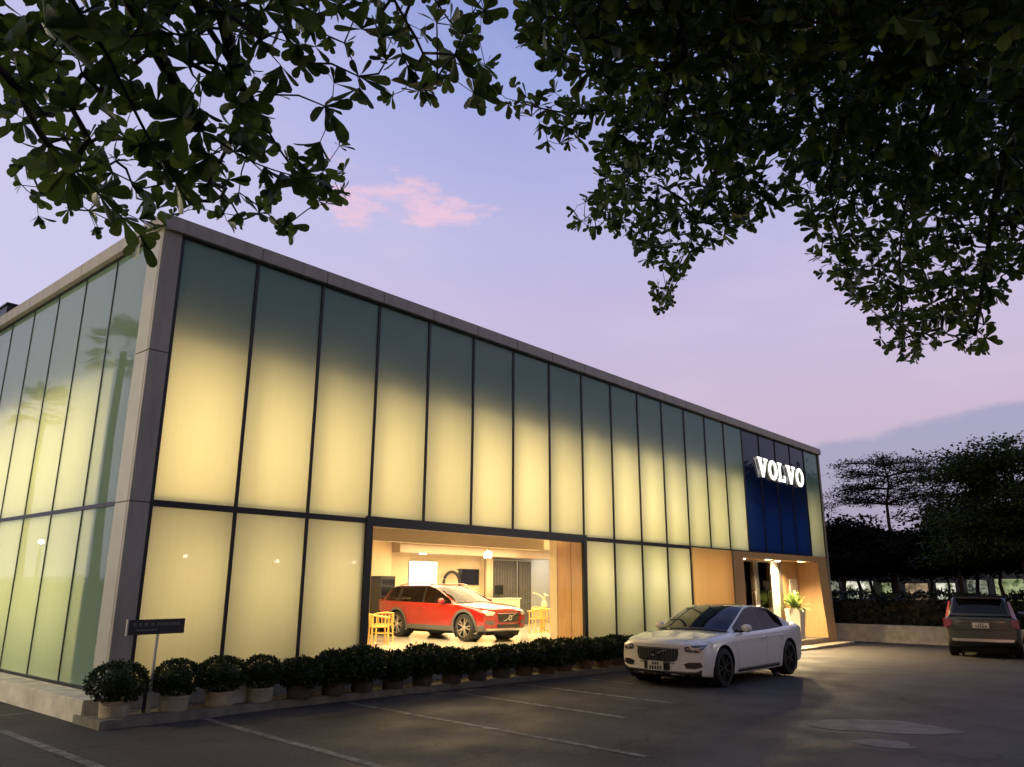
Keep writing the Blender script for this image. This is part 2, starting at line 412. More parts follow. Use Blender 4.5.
# front panes
for k in range(20):
    a, b = MX[k], MX[k+1]
    blue = 15 <= k <= 18
    pane('glass_panel', M_blue if blue else M_frost, [(a, 0, ZM), (b, 0, ZM), (b, 0, ZT), (a, 0, ZT)])
    if k < 3 or 8 <= k < 12:
        pane('glass_panel', M_frost, [(a, 0, ZB), (b, 0, ZB), (b, 0, ZM), (a, 0, ZM)])
for k in range(21):
    w = .025
    if 15 < k < 19: w = .012
    m = MB().box(MX[k]-w, MX[k]+w, -.025, .10, ZM+.045, ZT)
    part('mullion', M_black, m)
for k in (0, 1, 2, 9, 10, 11, 12):
    part('mullion', M_black, MB().box(MX[k]-.026, MX[k]+.026, -.025, .10, ZB, ZM-.045))
part('transom', M_black, MB().box(MX[0]-.034, WX0-.07, -.028, .10, ZM-.045, ZM+.045))
part('transom', M_black, MB().box(WX1+.07, MX[12]+.034, -.028, .10, ZM-.045, ZM+.045))
part('transom', M_black, MB().box(MX[12]+.036, XE, -.02, .1, ZM+.01, ZM+.045))
part('sill', M_black, MB().box(MX[0]-.034, WX0-.07, -.028, .10, ZB-.05, ZB))
part('sill', M_black, MB().box(WX1+.07, MX[12]+.034, -.028, .10, ZB-.05, ZB))
# the display window
win = part('display_window', M_clear, MB().add([(WX0+.07, .02, ZB+.04), (WX1-.07, .02, ZB+.04), (WX1-.07, .02, ZM-.09), (WX0+.07, .02, ZM-.09)], [(0, 1, 2, 3)]))
part('window_frame', M_black, MB().box(WX0-.07, WX0+.07, -.045, .14, ZB-.06, ZM+.08).box(WX1-.05, WX1+.07, -.045, .03, ZB-.06, ZM+.08)
     .box(WX0+.07, WX1-.05, -.042, .14, ZM-.09, ZM+.08).box(WX0+.07, WX1-.05, -.042, .14, ZB-.06, ZB+.04), win)
# left (end) facade
LY = [.405 + 1.2204*k for k in range(12)]
for k in range(11):
    a, b = LY[k], LY[k+1]
    pane('side_glass_panel', M_frost_side, [(0, b, ZM), (0, a, ZM), (0, a, ZT), (0, b, ZT)])
    pane('side_glass_panel', M_frost_side, [(0, b, ZB), (0, a, ZB), (0, a, ZM), (0, b, ZM)])
    for z0, z1 in ((ZM+.03, ZT), (ZB, ZM-.03)):
        part('side_mullion', M_black, MB().box(-.012, .08, b-.014, b+.014, z0, z1))
part('side_transom', M_black, MB().box(-.02, .08, LY[0], LY[-1], ZM-.03, ZM+.03))
part('side_sill', M_black, MB().box(-.03, .08, LY[0], LY[-1], ZB-.04, ZB-.002))
# corner column of grey metal panels, in two lifts
for i, (z0, z1) in enumerate(((.02, ZM-.006), (ZM+.006, 4.878), (4.89, ZT+.02))):
    part('corner_column', M_panel, MB().box(-.05, MX[0]-.034, -.05, .02, z0, z1), bevel=.004)
    part('corner_column_side', M_panel2, MB().box(-.05, .02, .0225, LY[0], z0, z1), bevel=.004)  # paler side panel carries the lamp light from the left in its colour
part('end_column', M_panel, MB().box(XE+.03, XE+.14, -.05, .30, gz(26), ZT+.02))
# coping in joined lengths
cx = [-.12] + [MX[k] for k in range(1, 20)] + [XE+.18]
for a, b in zip(cx[:-1], cx[1:]):
    part('roof_coping', M_panel, MB().box(a+.004, b-.004, -.12, .28, ZT+.025, ZT+.25), bevel=.006)
cy = [.285] + [LY[k] for k in range(2, 12, 2)] + [14.0]
for a, b in zip(cy[:-1], cy[1:]):
    part('roof_coping', M_panel, MB().box(-.12, .28, a+.004, b-.004, ZT+.025, ZT+.25), bevel=.006)
part('coping_soffit', M_black, MB().box(-.04, XE+.1, -.035, .25, ZT-.005, ZT+.022).box(-.035, .25, .252, 13.9, ZT-.005, ZT+.022))
part('roof', M_panel, MB().box(.29, XE+.1, .29, 13.9, ZT+.03, ZT+.12))
part('rear_wall', M_greyw, MB().box(.05, XE+.1, 13.8, 13.95, -.4, ZT).box(XE+.0, XE+.1, 1.12, 13.79, -.4, ZT))
# plinths
part('plinth', M_conc, MB().box(-.38, -.05, -.26, 14.0, -.05, ZB-.055).box(-.049, .06, LY[0], 14, 0, ZB-.045), bevel=.012)
part('front_plinth', M_conc, MB().box(-.049, WX0+.0, -.055, .05, -.1, ZB-.062).box(WX0+.0, MX[12]+.03, -.058, .05, -.25, ZB-.062), bevel=.006)
# inner construction: light cavities behind the frosted glass
CAVY = 1.10
part('cavity_wall_upper', mat('glow_damping_teal', (.025, .06, .052), .8), MB().box(.24, XE, CAVY, CAVY+.06, 5.04, ZT))  # lining darkened to teal to keep glow off the upper glass
part('cavity_wall', M_white, MB().box(.24, 18.9, CAVY, CAVY+.06, 3.2, 5.035).box(18.9, XE, CAVY, CAVY+.06, 2.95, 5.035).box(.24, WX0-.1, CAVY, CAVY+.06, ZB, 3.2).box(WX1+.09, 18.7, .90, .96, ZB, 2.795).box(WX1+.09, 18.7, CAVY, CAVY+.06, 2.865, 3.2))
part('cavity_ceiling', M_greyw, MB().box(.24, XE, .33, CAVY-.002, 5.0, 5.038))
part('cavity_floor', M_cream, MB().box(.24, XE, .11, CAVY+.3, 2.80, 2.86).box(.24, WX0-.1, .11, CAVY, ZB-.04, ZB).box(WX1+.1, 18.7, .11, CAVY, ZB-.04, ZB))
part('cavity_end', M_white, MB().box(.20, .238, .03, 1.2, ZB, ZT).box(XE-.05, XE+.02, .03, CAVY, 2.9, ZT).box(WX0-.16, WX0-.10, .15, CAVY, ZB, 2.79))
part('window_reveal', mat('pale_wood', (.56, .36, .19), .42, noise=.1, scale=3, stretch=(6, 6, .4)), MB().box(WX1-.02, WX1+.06, .032, .36, ZF, 2.79))
part('window_reveal', M_orange, MB().box(WX1-.03, WX1+.06, .363, .76, ZF, 2.79))
part('window_reveal_pilaster', M_cream, MB().box(WX1-.04, WX1+.085, .762, .98, ZF, 2.79))
part('bulkhead', M_cream, MB().box(WX0-.09, WX1-.03, CAVY+.05, CAVY+.32, 2.50, 2.798))
part('side_cavity_wall', M_white, MB().box(1.15, 1.2, 1.25, 13.7, ZB, ZT).box(.03, 1.14, 1.19, 1.24, ZB, ZT))
part('side_cavity_ceiling', M_greyw, MB().box(.28, 1.14, 1.25, 13.7, 4.72, 4.78))
YELLOW = (1.0, .72, .315)
YELR = (1.0, .80, .37)
for k in range(15):
    cxm = .5*(MX[k]+MX[k+1]) + .25
    c = tuple(YELLOW[i] + (YELR[i]-YELLOW[i])*min(1, max(0, (k-6)/6)) for i in range(3))
    zj = rnd.uniform(-.14, .14)
    area('cavity_light', (cxm+rnd.uniform(-.12, .12), .95, 3.82+zj), (cxm-.35, 0, 3.85+zj), .5, 2.0, (25 if k < 12 else 20.5)*rnd.uniform(.86, 1.14), c)
for k in range(15, 19):
    area('cavity_light', (.5*(MX[k]+MX[k+1]), .95, 3.55), (.5*(MX[k]+MX[k+1])-.2, 0, 3.4), .5, 1.2, 4.5, (.75, .85, 1.0))
area('cavity_light', (25.3, .95, 3.95), (25.1, 0, 3.9), .5, 1.7, 9, YELR)
for k in list(range(3)) + list(range(8, 12)):
    cxm = .5*(MX[k]+MX[k+1]) + .25
    area('cavity_light', (cxm, .86, 1.75), (cxm-.35, 0, 1.6), .5, 1.3, (13 if k < 3 else 22)*rnd.uniform(.85, 1.12), YELLOW if k < 3 else YELR)
for k in range(1, 11):
    cym = .5*(LY[k]+LY[k+1])
    area('cavity_light', (1.0, cym, 3.7), (0, cym, 3.6), .7, 1.7, 17, (1.0, .79, .36))
    area('cavity_light', (1.0, cym, 1.5), (0, cym, 1.4), .7, 1.3, 10.5, (.96, .84, .42))
# vertical fins behind the panel joints
for k in range(1, 15):
    part('glass_fin', M_panel2, MB().box(MX[k]-.012, MX[k]+.012, .105, .44, ZM+.13, ZT-.02))
for k in (1, 2, 9, 10, 11):
    part('glass_fin', M_panel2, MB().box(MX[k]-.012, MX[k]+.012, .105, .44, ZB+.01, ZM-.05))

# showroom interior
part('interior_floor', M_floor, MB().box(WX0-.09, WX1+.0, .142, CAVY, ZF-.1, ZF).box(1.3, XE-.02, CAVY+.062, 13.7, ZF-.1, ZF))
part('interior_ceiling', M_cream, MB().box(1.3, XE-.02, CAVY+.33, 10.2, 3.06, 3.12))
part('interior_wall', M_cream, MB().box(1.25, 14.0, 10.0, 10.15, ZF, 3.055).box(17.6, 17.95, 9.7, 10.15, ZF, 3.055).box(14.0, 17.6, 10.05, 10.15, ZF, 3.055).box(11.75, 12.55, 9.3, 9.99, ZF, 3.055))
part('grey_back_wall', M_greyw, MB().box(17.95, XE-.02, 10.05, 10.15, ZF, 3.055))
part('ceiling_beam', mat('taupe_bulkhead', (.42, .34, .26), .7, noise=.04), MB().box(12.56, 20.9, 8.9, 9.69, 2.72, 3.055))
part('interior_door', mat('pale_door', (.70, .56, .36), .5, noise=.03), MB().box(12.85, 13.75, 9.96, 9.998, ZF, 2.35), bevel=.01)
IW = (1.0, .75, .40)
area('showroom_light', (9.0, 4.5, 3.0), (9.0, 4.5, 0), 5.0, 4.0, 620, IW)
area('showroom_light', (15.5, 6.2, 3.0), (15.5, 6.2, 0), 6.0, 5.0, 680, IW)
area('showroom_light', (21.0, 6.5, 3.0), (21.0, 6.5, 0), 4.0, 4.0, 200, IW)

# entrance portal
portal = empty('entrance_portal', (0, 0, 0)); portal.parent = show
PX0, PJ, PX1, RX1 = MX[12]+.03, 18.80, 25.16, 24.45
M_amber = frosted('amber_panel', (.68, .48, .25), (.5, .33, .16), mixd=.35, gloss_rough=.25)
pane('portal_panel', M_amber, [(PX0+.02, -.03, gz(15)), (18.05, -.03, gz(15)), (18.05, -.03, ZM-.002), (PX0+.02, -.03, ZM-.002)], portal)
part('panel_joint', M_black, MB().box(18.05, 18.08, -.034, .0, gz(17), ZM), portal)
for xq in (16.1, 17.3): area('cavity_light', (xq, .84, 1.4), (xq, 0, 1.3), .9, 2.2, 17, (1, .66, .30))
part('portal_panel', M_orange, MB().box(18.085, PJ, -.05, .52, gz(18)-.05, ZM+.0), portal)
part('portal_fascia', M_orange, MB().add([(18.08, -.052, ZM+.005), (PX1+.02, -.30, ZM+.02), (PX1+.02, .1, ZM+.02), (18.08, .1, ZM+.005), (PJ, -.07, 2.56), (RX1, -.26, 2.56), (RX1, .1, 2.56), (PJ, .1, 2.56)],
     [(0, 1, 2, 3), (4, 7, 6, 5), (0, 4, 5, 1), (1, 5, 6, 2), (2, 6, 7, 3), (3, 7, 4, 0)]), portal)
part('portal_soffit', M_orange, MB().box(PJ, RX1+.02, .102, .55, 2.56, 2.62), portal)
part('portal_leg', M_orange, MB().add([(RX1, -.26, 2.555), (PX1+.02, -.30, ZM+.015), (PX1+.02, .5, ZM+.015), (RX1, .5, 2.555), (RX1+.14, -.38, -.19), (PX1+.12, -.45, -.19), (PX1+.12, .5, -.19), (RX1+.14, .5, -.19)],
     [(0, 1, 2, 3), (4, 7, 6, 5), (0, 4, 5, 1), (1, 5, 6, 2), (2, 6, 7, 3), (3, 7, 4, 0)]), portal)
part('entrance_wall', M_orange, MB().box(22.95, 23.55, .50, .55, -.02, 2.555).box(23.56, RX1+.4, .50, .55, -.02, 2.555), portal)
part('end_panel', M_panel, MB().box(25.3, 26.13, .1, .2, -.4, ZM+.0))
part('light_strip', mat('white_jamb', (.8, .74, .6), .5), MB().box(22.05, 22.62, .47, .55, 0, 2.555), portal)
M_door = clearglass('bronze_door_glass', (.42, .36, .30), 1.7)
M_steel = mat('brushed_steel', (.55, .53, .48), .3, .9)
for a, b in ((19.0, 20.75), (20.98, 22.04)):
    door = part('entrance_door', M_door, MB().box(a, b, .5, .53, 0, 2.5), portal)
    part('handle', M_steel, MB().tube([(b-.12, .47, .8), (b-.12, .44, .85), (b-.12, .44, 1.5), (b-.12, .47, 1.55)], .014, 8), door)
for a, b, z0 in ((20.77, 20.96, 0), (18.82, 18.99, 0), (19.0, 20.76, 2.502), (22.64, 22.9, 0)):
    part('door_frame', M_steel, MB().box(a, b, .455, .54, z0, 2.553), portal)
part('wall_notice', mat('pale_notice', (.78, .70, .52), .5), MB().box(23.62, 24.32, .47, .497, 1.45, 1.98), portal)
part('wall_marker', M_white, MB().box(24.40, 24.50, .48, .497, 1.70, 1.76), portal)
part('entrance_step', M_step, MB().box(18.1, 24.60, -.40, .5, -.35, -.02), portal, bevel=.012)
part('entrance_step', M_step, MB().box(18.1, 25.55, -.95, -.402, gz(22)-.15, gz(22)+.08), portal, bevel=.012)
for x, nm in ((19.45, 'left'), (22.2, 'right')):
    dl = MB().lathe([(.0, 0), (.085, 0), (.09, -.012), (.075, -.02), (0, -.02)], 18, (x, .28, 2.56))
    o = dl.build('downlight', M_lamp, None, smooth=True)
    tag(o, 'round downlight in the entrance soffit above the %s' % ('dark glass door nearest the white sedan' if nm == 'left' else 'bright jamb beside the tall planter'), 'downlight', 'downlights in the entrance soffit')
    d = bpy.data.lights.new('entrance_beam', 'SPOT'); d.energy = 1500; d.color = (1, .74, .42); d.spot_size = R(150); d.spot_blend = .6; d.shadow_soft_size = .06
    lo = bpy.data.objects.new('entrance_beam', d); col.objects.link(lo); lo.location = (x, .22, 2.52); lo.rotation_euler = (R(-10), 0, 0)
    d = bpy.data.lights.new('entrance_beam', 'SPOT'); d.energy = 1150; d.color = (1, .72, .38); d.spot_size = R(125); d.spot_blend = .8; d.shadow_soft_size = .08  # outward flood without a fitting, added to light the ground before the entrance
    lo = bpy.data.objects.new('entrance_beam', d); col.objects.link(lo); lo.location = (x+1.5, .1, 2.50); lo.rotation_euler = (R(-58), 0, R(-24))

# illuminated sign: five slab-serif letters standing proud of the blue glass
sign = empty('illuminated_sign', (20.28, -.095, 5.27), 0, 'glowing white slab serif VOLVO lettering on the dark blue glass above the entrance', 'sign')
def letter(kind, x0, w, h=.66):
    s = w/.80
    P = lambda pts: [(x0 + a*s, b*h) for a, b in pts]
    if kind == 'V':
        return [P([(0, 1), (.36, 1), (.36, .88), (.30, .88), (.43, .42), (.55, .88), (.47, .88), (.47, 1), (.80, 1), (.80, .88), (.73, .88), (.47, 0), (.31, 0), (.07, .88), (0, .88)])]
    if kind == 'L':
        return [P([(0, 1), (.40, 1), (.40, .87), (.31, .87), (.31, .14), (.55, .14), (.55, .36), (.70, .36), (.70, 0), (0, 0), (0, .13), (.09, .13), (.09, .87), (0, .87)])]
    n = 28
    o_ = [(.40+.40*math.cos(2*PI*k/n), .5+.52*math.sin(2*PI*k/n)) for k in range(n)]
    i_ = [(.40+.17*math.cos(2*PI*k/n), .5+.33*math.sin(2*PI*k/n)) for k in range(n)]
    return [P([o_[k], o_[(k+1) % n], i_[(k+1) % n], i_[k]]) for k in range(n)]
xx = 0
for ch, w in (('V', .83), ('O', .76), ('L', .72), ('V', .83), ('O', .76)):
    f_, s_ = MB(), MB()
    for poly in letter(ch, xx, w):
        n = len(poly)
        f_.add([(p[0], 0, p[1]) for p in poly], [tuple(range(n))])
        if ch != 'O':
            s_.add([(p[0], 0.002, p[1]) for p in poly] + [(p[0], .055, p[1]) for p in poly], [(k, (k+1) % n, n+(k+1) % n, n+k) for k in range(n)])
        else:
            s_.add([(p[0], 0.002, p[1]) for p in poly] + [(p[0], .055, p[1]) for p in poly], [(0, 1, 5, 4), (2, 3, 7, 6), (4, 5, 6, 7)])
    lt = f_.build('letter', M_letter, sign)
    s_.build('letter_return', M_letside, lt)
    xx += w + .035
for x in (.5, 1.3, 2.1, 2.9, 3.7):
    MB().box(x-.02, x+.02, .0555, .09, .3, .34).build('bracket', M_black, sign)

# rooftop unit far along the left edge
ru = empty('rooftop_unit', (1.1, 10.3, ZT+.12), 0, 'dark boxy unit on the roof at the far end of the side wall', 'roof unit')
MB().box(-.7, .7, -1.6, 1.6, 0, .95).build('casing', M_black, ru, bevel=.02)
MB().box(-.73, .73, -1.63, 1.63, .951, .99).build('lid', M_black, ru)

# ------------------------------------------------------------------ cars
def catmull(P, n):
    """resample the rows of P (k, ...) to n rows along a Catmull-Rom curve; returns rows and their parameter."""
    k = len(P); P = np.asarray(P, float)
    ext = np.concatenate([2*P[:1]-P[1:2], P, 2*P[-1:]-P[-2:-1]])
    us = np.linspace(0, k-1, n); out = []
    for u in us:
        i = min(int(u), k-2); t = u-i
        p0, p1, p2, p3 = ext[i], ext[i+1], ext[i+2], ext[i+3]
        m1, m2 = (p2-p0)*.5, (p3-p1)*.5
        # monotone-ish damping keeps neighbouring stations from overshooting
        lim = 1.2*np.abs(p2-p1)+1e-9
        m1 = np.clip(m1, -lim*1.5, lim*1.5); m2 = np.clip(m2, -lim*1.5, lim*1.5)
        t2, t3 = t*t, t*t*t
        out.append((2*t3-3*t2+1)*p1 + (t3-2*t2+t)*m1 + (-2*t3+3*t2)*p2 + (t3-t2)*m2)
    return np.array(out), us

def win_id(u): return 0 if u < 2.93 else (1 if u < 3.68 else 2)
def grid_parts(G, us, vs, classify, mirror=True, skip=None):
    """split a (nu, nv, 3) half grid into named meshes by cell parameter, mirrored in y."""
    parts = {}
    nu, nv = G.shape[:2]
    for sgn in ((1, -1) if mirror else (1,)):
        for i in range(nu-1):
            for j in range(nv-1):
                if skip is not None and skip[i, j]: continue
                nm = classify((us[i]+us[i+1])/2, (vs[j]+vs[j+1])/2)
                if nm is None: continue
                if nm == 'side_window': nm = ('side_window', sgn, win_id(us[i]))
                d = parts.setdefault(nm, ({}, [], []))
                q = []
                for a, b in ((i, j), (i+1, j), (i+1, j+1), (i, j+1)):
                    p = G[a, b]; key = (a, b, sgn if p[1] > 1e-5 else 0)
                    if key not in d[0]:
                        d[0][key] = len(d[1]); d[1].append((p[0], sgn*p[1], p[2]))
                    q.append(d[0][key])
                if sgn < 0: q.reverse()
                if len(set(q)) >= 3: d[2].append(tuple(dict.fromkeys(q)))
    return parts

def mesh_part(name, vs, fs, m, parent, smooth=True):
    me = bpy.data.meshes.new(name); me.from_pydata([tuple(v) for v in vs], [], fs); me.validate(); me.update()
    c0 = Vector((0, 0, .7)); acc = 0.0
    for p in me.polygons:
        o_ = p.center - c0; o_.x *= .25; acc += p.normal.dot(o_.normalized())*p.area
    if acc < 0: me.flip_normals()
    if smooth:
        for p in me.polygons: p.use_smooth = True
    return link(name, me, m, parent)

def decal(bvhs, poly, view, m, name, parent, off=.005, step=.05, mirror=False, thick=0.0):
    """a thin moulding laid on the bodywork: outline in a front / rear / side / top elevation, pressed on to the shell."""
    for sg in ((1, -1) if mirror else (1,)):
        bm = bmesh.new()
        vs = [bm.verts.new((p[0], p[1], 0)) for p in poly]
        f = bm.faces.new(vs)
        bmesh.ops.triangulate(bm, faces=[f])
        for _ in range(4):
            le = [e for e in bm.edges if e.calc_length() > step]
            if not le: break
            bmesh.ops.subdivide_edges(bm, edges=le, cuts=1)
            bmesh.ops.triangulate(bm, faces=[f_ for f_ in bm.faces if len(f_.verts) > 3])
        for v in bm.verts:
            a, b = v.co.x, v.co.y
            if view == 'front': o_, d_ = Vector((4, a*sg, b)), Vector((-1, 0, 0))
            elif view == 'rear': o_, d_ = Vector((-4, a*sg, b)), Vector((1, 0, 0))
            elif view == 'side': o_, d_ = Vector((a, 2*sg, b)), Vector((0, -sg, 0))
            elif view == 'top': o_, d_ = Vector((a, b*sg, 3)), Vector((0, 0, -1))
            best = None
            for t_ in bvhs:
                h = t_.ray_cast(o_, d_)
                if h[0] is not None and (best is None or h[3] < best[3]): best = h
            v.co = (best[0] - d_*off) if best else (o_ + d_*(4-2.2 if view in ('front', 'rear') else 1.2))
        me = bpy.data.meshes.new(name); bm.normal_update(); bm.to_mesh(me); bm.free()
        for p in me.polygons: p.use_smooth = True
        ob = link(name, me, m, parent)
    return ob

M_tyre = mat('tyre_rubber', (.012, .012, .012), .75)
M_rim = mat('alloy_rim', (.55, .55, .54), .3, .85)
M_rimd = mat('dark_alloy_rim', (.035, .035, .036), .35, .7)
M_well = mat('wheel_well', (.006, .006, .006), .9)
M_cglass = mat('car_glass', (.006, .007, .007), .03, spec=.3)
def tinted(name, refl):
    m = bpy.data.materials.new(name); m.use_nodes = True; t = m.node_tree; t.nodes.clear(); N = t.nodes.new; L = t.links.new
    d = N('ShaderNodeBsdfDiffuse'); d.inputs[0].default_value = (.006, .006, .007, 1); g = N('ShaderNodeBsdfGlossy'); g.inputs['Roughness'].default_value = .04; g.inputs[0].default_value = (.9, .9, .95, 1)
    ms = N('ShaderNodeMixShader'); ms.inputs[0].default_value = refl; L(d.outputs[0], ms.inputs[1]); L(g.outputs[0], ms.inputs[2])
    o = N('ShaderNodeOutputMaterial'); L(ms.outputs[0], o.inputs[0]); MATS[name] = m; return m
M_sglass = tinted('privacy_glass', .07)
M_trim = mat('black_trim', (.012, .012, .012), .4)
M_chrome = mat('chrome', (.7, .7, .68), .12, 1.0)
M_clad = mat('grey_cladding', (.10, .10, .095), .6)
M_head = mat('headlight_glass', (.10, .105, .11), .06, spec=.9, coat=1)
M_headw = mat('headlight_element', (.75, .74, .70), .1, .3)
M_tail = mat('red_tail_light', (.24, .015, .012), .12, coat=1, spec=.7)
M_plate = mat('number_plate', (.66, .64, .56), .45)
M_ink = mat('plate_ink', (.04, .04, .05), .6)

def wheel(parent, x, y, r, wd, rimm, spokes=5):
    s = 1 if y > 0 else -1
    w = empty('wheel', (x, y, r)); w.parent = parent
    t = MB()
    prof = [(r*.67, -wd*.5), (r*.90, -wd*.5), (r*.975, -wd*.40), (r, -wd*.22), (r, wd*.22), (r*.975, wd*.40), (r*.90, wd*.5), (r*.67, wd*.5)]
    t.lathe(prof, 40, axis='y'); t.build('tyre', M_tyre, w, smooth=True)
    b = MB(); b.lathe([(0, s*wd*.12), (r*.66, s*wd*.12), (r*.69, s*wd*.30), (r*.69, -s*wd*.4)], 32, axis='y'); b.build('brake_disc', M_well, w)
    m = MB(); ro = r*.70
    m.lathe([(ro*.93, s*wd*.36), (ro*.95, s*wd*.50), (ro*1.0, s*wd*.50), (ro*1.0, s*wd*.36)], 40, axis='y')
    for k in range(spokes):
        for dv in (-.16, .16):
            a0 = 2*PI*k/spokes + dv*.5; a1 = 2*PI*k/spokes + dv*1.35
            hw0, hw1 = r*.045, r*.040
            p0 = np.array([math.cos(a0), math.sin(a0)])*r*.10; p1 = np.array([math.cos(a1), math.sin(a1)])*ro*.96
            d = (p1-p0)/np.linalg.norm(p1-p0); nrm = np.array([-d[1], d[0]])
            q = [p0+nrm*hw0, p1+nrm*hw1, p1-nrm*hw1, p0-nrm*hw0]
            y0, y1 = s*wd*.30, s*wd*.46
            m.add([(a, y0, b_) for a, b_ in q] + [(a, y1, b_) for a, b_ in q], [(0, 1, 2, 3), (7, 6, 5, 4), (0, 4, 5, 1), (1, 5, 6, 2), (2, 6, 7, 3), (3, 7, 4, 0)])
    m.lathe([(0, s*wd*.49), (r*.13, s*wd*.49), (r*.16, s*wd*.40)], 20, axis='y')
    m.build('rim', rimm, w)
    return w

def build_car(name, spec, loc, rz, label, cat, group=None):
    car = empty(name, loc, rz, label, cat, group)
    S = spec; paint = S['paint']
    rows = []
    for (x, zb, w, zs, zt, wt, bulge) in S['body']:
        zm = .5*(zb+zs)
        rows.append([(x, 0, zb), (x, .72*w, zb), (x, .93*w, zb+.02), (x, .975*w, zb+.14), (x, w, zm), (x, .992*w, zs-.13), (x, .965*w, zs-.02), (x, .90*w if wt > .8*w else wt+(w-wt)*.35, zs+.3*(zt-zs)+.012), (x, wt*.8, zt-.004), (x, wt*.35, zt+bulge*.8), (x, 0, zt+bulge)])
    Gr = np.array(rows, float)
    if S.get('nosecurve'):                    # plan curvature of nose and tail
        for i in range(len(Gr)):
            x = Gr[i, 0, 0]
            for j in range(Gr.shape[1]):
                yy = Gr[i, j, 1]; q = (yy/(S['hw']))**2
                if x > S['fx']: Gr[i, j, 0] -= S['nosecurve']*q*min(1, (x-S['fx'])/.35)
                if x < -S['fx']: Gr[i, j, 0] += S['nosecurve']*.6*q*min(1, (-x-S['fx'])/.35)
    G1, us = catmull(Gr, 150)
    G2, vs = catmull(np.swapaxes(G1, 0, 1), 60)
    G = np.swapaxes(G2, 0, 1)
    G[:, 0, 1] = 0; G[:, -1, 1] = 0
    r = S['r']; Ra = r + S.get('gap', .055)
    axles = S['axles']; hw = S['hw']
    skip = np.zeros((G.shape[0]-1, G.shape[1]-1), bool)
    for ax in axles:
        d = np.hypot(G[:, :, 0]-ax, G[:, :, 2]-r); side = G[:, :, 1] > .60*hw
        ins = (d < Ra) & side
        allin = ins[:-1, :-1] & ins[1:, :-1] & ins[:-1, 1:] & ins[1:, 1:]
        skip |= allin
        for i, j in zip(*np.where(ins & (d > 1e-6))):
            dx, dz = G[i, j, 0]-ax, G[i, j, 2]-r; L_ = math.hypot(dx, dz)
            G[i, j, 0] = ax + dx/L_*Ra; G[i, j, 2] = r + dz/L_*Ra
    lowj = S.get('lowj', 2.6)
    cls = lambda u, v: 'sill' if v < lowj else 'body'
    P = grid_parts(G, us, vs, cls, skip=skip)
    bvh = []
    for nm, (_, v_, f_) in P.items():
        if nm == 'body':                      # close the two ends
            pass
        o = mesh_part(nm, v_, f_, paint if nm == 'body' else S['lowmat'], car)
        bvh.append(BVHTree.FromPolygons([Vector(q) for q in v_], f_))
    for i, nm in ((0, 'tail_panel'), (-1, 'nose_panel')):
        sgx = 1 if i else -1; cf = S.get('nosecurve', 0)*(1 if i else .6); xe = S['body'][i][0]; q_ = 13
        vv, ff = [], []
        for p in G[i]:
            for t_ in np.linspace(-1, 1, q_):
                yy = p[1]*t_; vv.append((xe - sgx*cf*(yy/hw)**2, yy, p[2]))
        for a_ in range(G.shape[1]-1):
            for b2 in range(q_-1):
                if vv[a_*q_][1] == 0 and vv[(a_+1)*q_][1] == 0: continue
                ff.append((a_*q_+b2, a_*q_+b2+1, (a_+1)*q_+b2+1, (a_+1)*q_+b2))
        mesh_part(nm, vv, ff, paint, car)
        bvh.append(BVHTree.FromPolygons([Vector(q) for q in vv], ff))
    # greenhouse
    C = np.array(S['cabin'], float)
    C1, cu_ = catmull(C, 97); C2, cv_ = catmull(np.swapaxes(C1, 0, 1), 41); CG = np.swapaxes(C2, 0, 1); CG[:, -1, 1] = 0
    P = grid_parts(CG, cu_, cv_, S['cabcls'])
    cm = {'roof': paint, 'windscreen': S.get('glass', M_cglass), 'side_window': S.get('sglass', M_cglass), 'rear_window': S.get('rglass', M_cglass), 'pillar': M_trim, 'sunroof': M_cglass}
    cb = []
    for nm, (_, v_, f_) in P.items():
        nm = nm[0] if isinstance(nm, tuple) else nm
        mesh_part(nm, v_, f_, cm[nm], car); cb.append(BVHTree.FromPolygons([Vector(q) for q in v_], f_))
    # wheel wells, wheels, underbody
    for ax in axles:
        for s in (1, -1):
            n = 26; a0, a1 = R(-38), R(218)
            vsr = []
            for k in range(n+1):
                a = a0+(a1-a0)*k/n
                for y in (hw*.60, hw*.97): vsr.append((ax+math.cos(a)*(Ra+.004), s*y, r+math.sin(a)*(Ra+.004)))
            f_ = [(2*k, 2*k+1, 2*k+3, 2*k+2) for k in range(n)]
            c0 = len(vsr); vsr.append((ax, s*hw*.60, r)); f_ += [(2*k, 2*k+2, c0) for k in range(n)]
            mesh_part('wheel_arch', vsr, f_, M_well, car)
            if S.get('archclad'):
                cl = []; lw = .062
                for k in range(n+1):
                    a = R(-20)+R(220)*k/n
                    for q, yo in ((Ra-.012, 0), (Ra+lw, 0)):
                        X, Z = ax+math.cos(a)*q, r+math.sin(a)*q
                        h = None
                        for t_ in bvh:
                            hh = t_.ray_cast(Vector((ax+math.cos(a)*max(q, Ra+.012), 2*s, r+math.sin(a)*max(q, Ra+.012))), Vector((0, -s, 0)))
                            if hh[0] is not None and (h is None or hh[3] < h[3]): h = hh
                        y = h[0].y if h else s*hw*.96
                        cl.append((X, y+s*.014, Z))
                mesh_part('arch_cladding', cl, [(2*k, 2*k+1, 2*k+3, 2*k+2) for k in range(n)], M_clad, car)
            wheel(car, ax, s*(hw-.125), r, .235, S['rim'], S.get('spokes', 5))
    x0, x1 = S['under']
    MB().box(x0, x1, -hw*.6, hw*.6, .17, .34).build('underbody', M_well, car)
    return car, bvh, cb

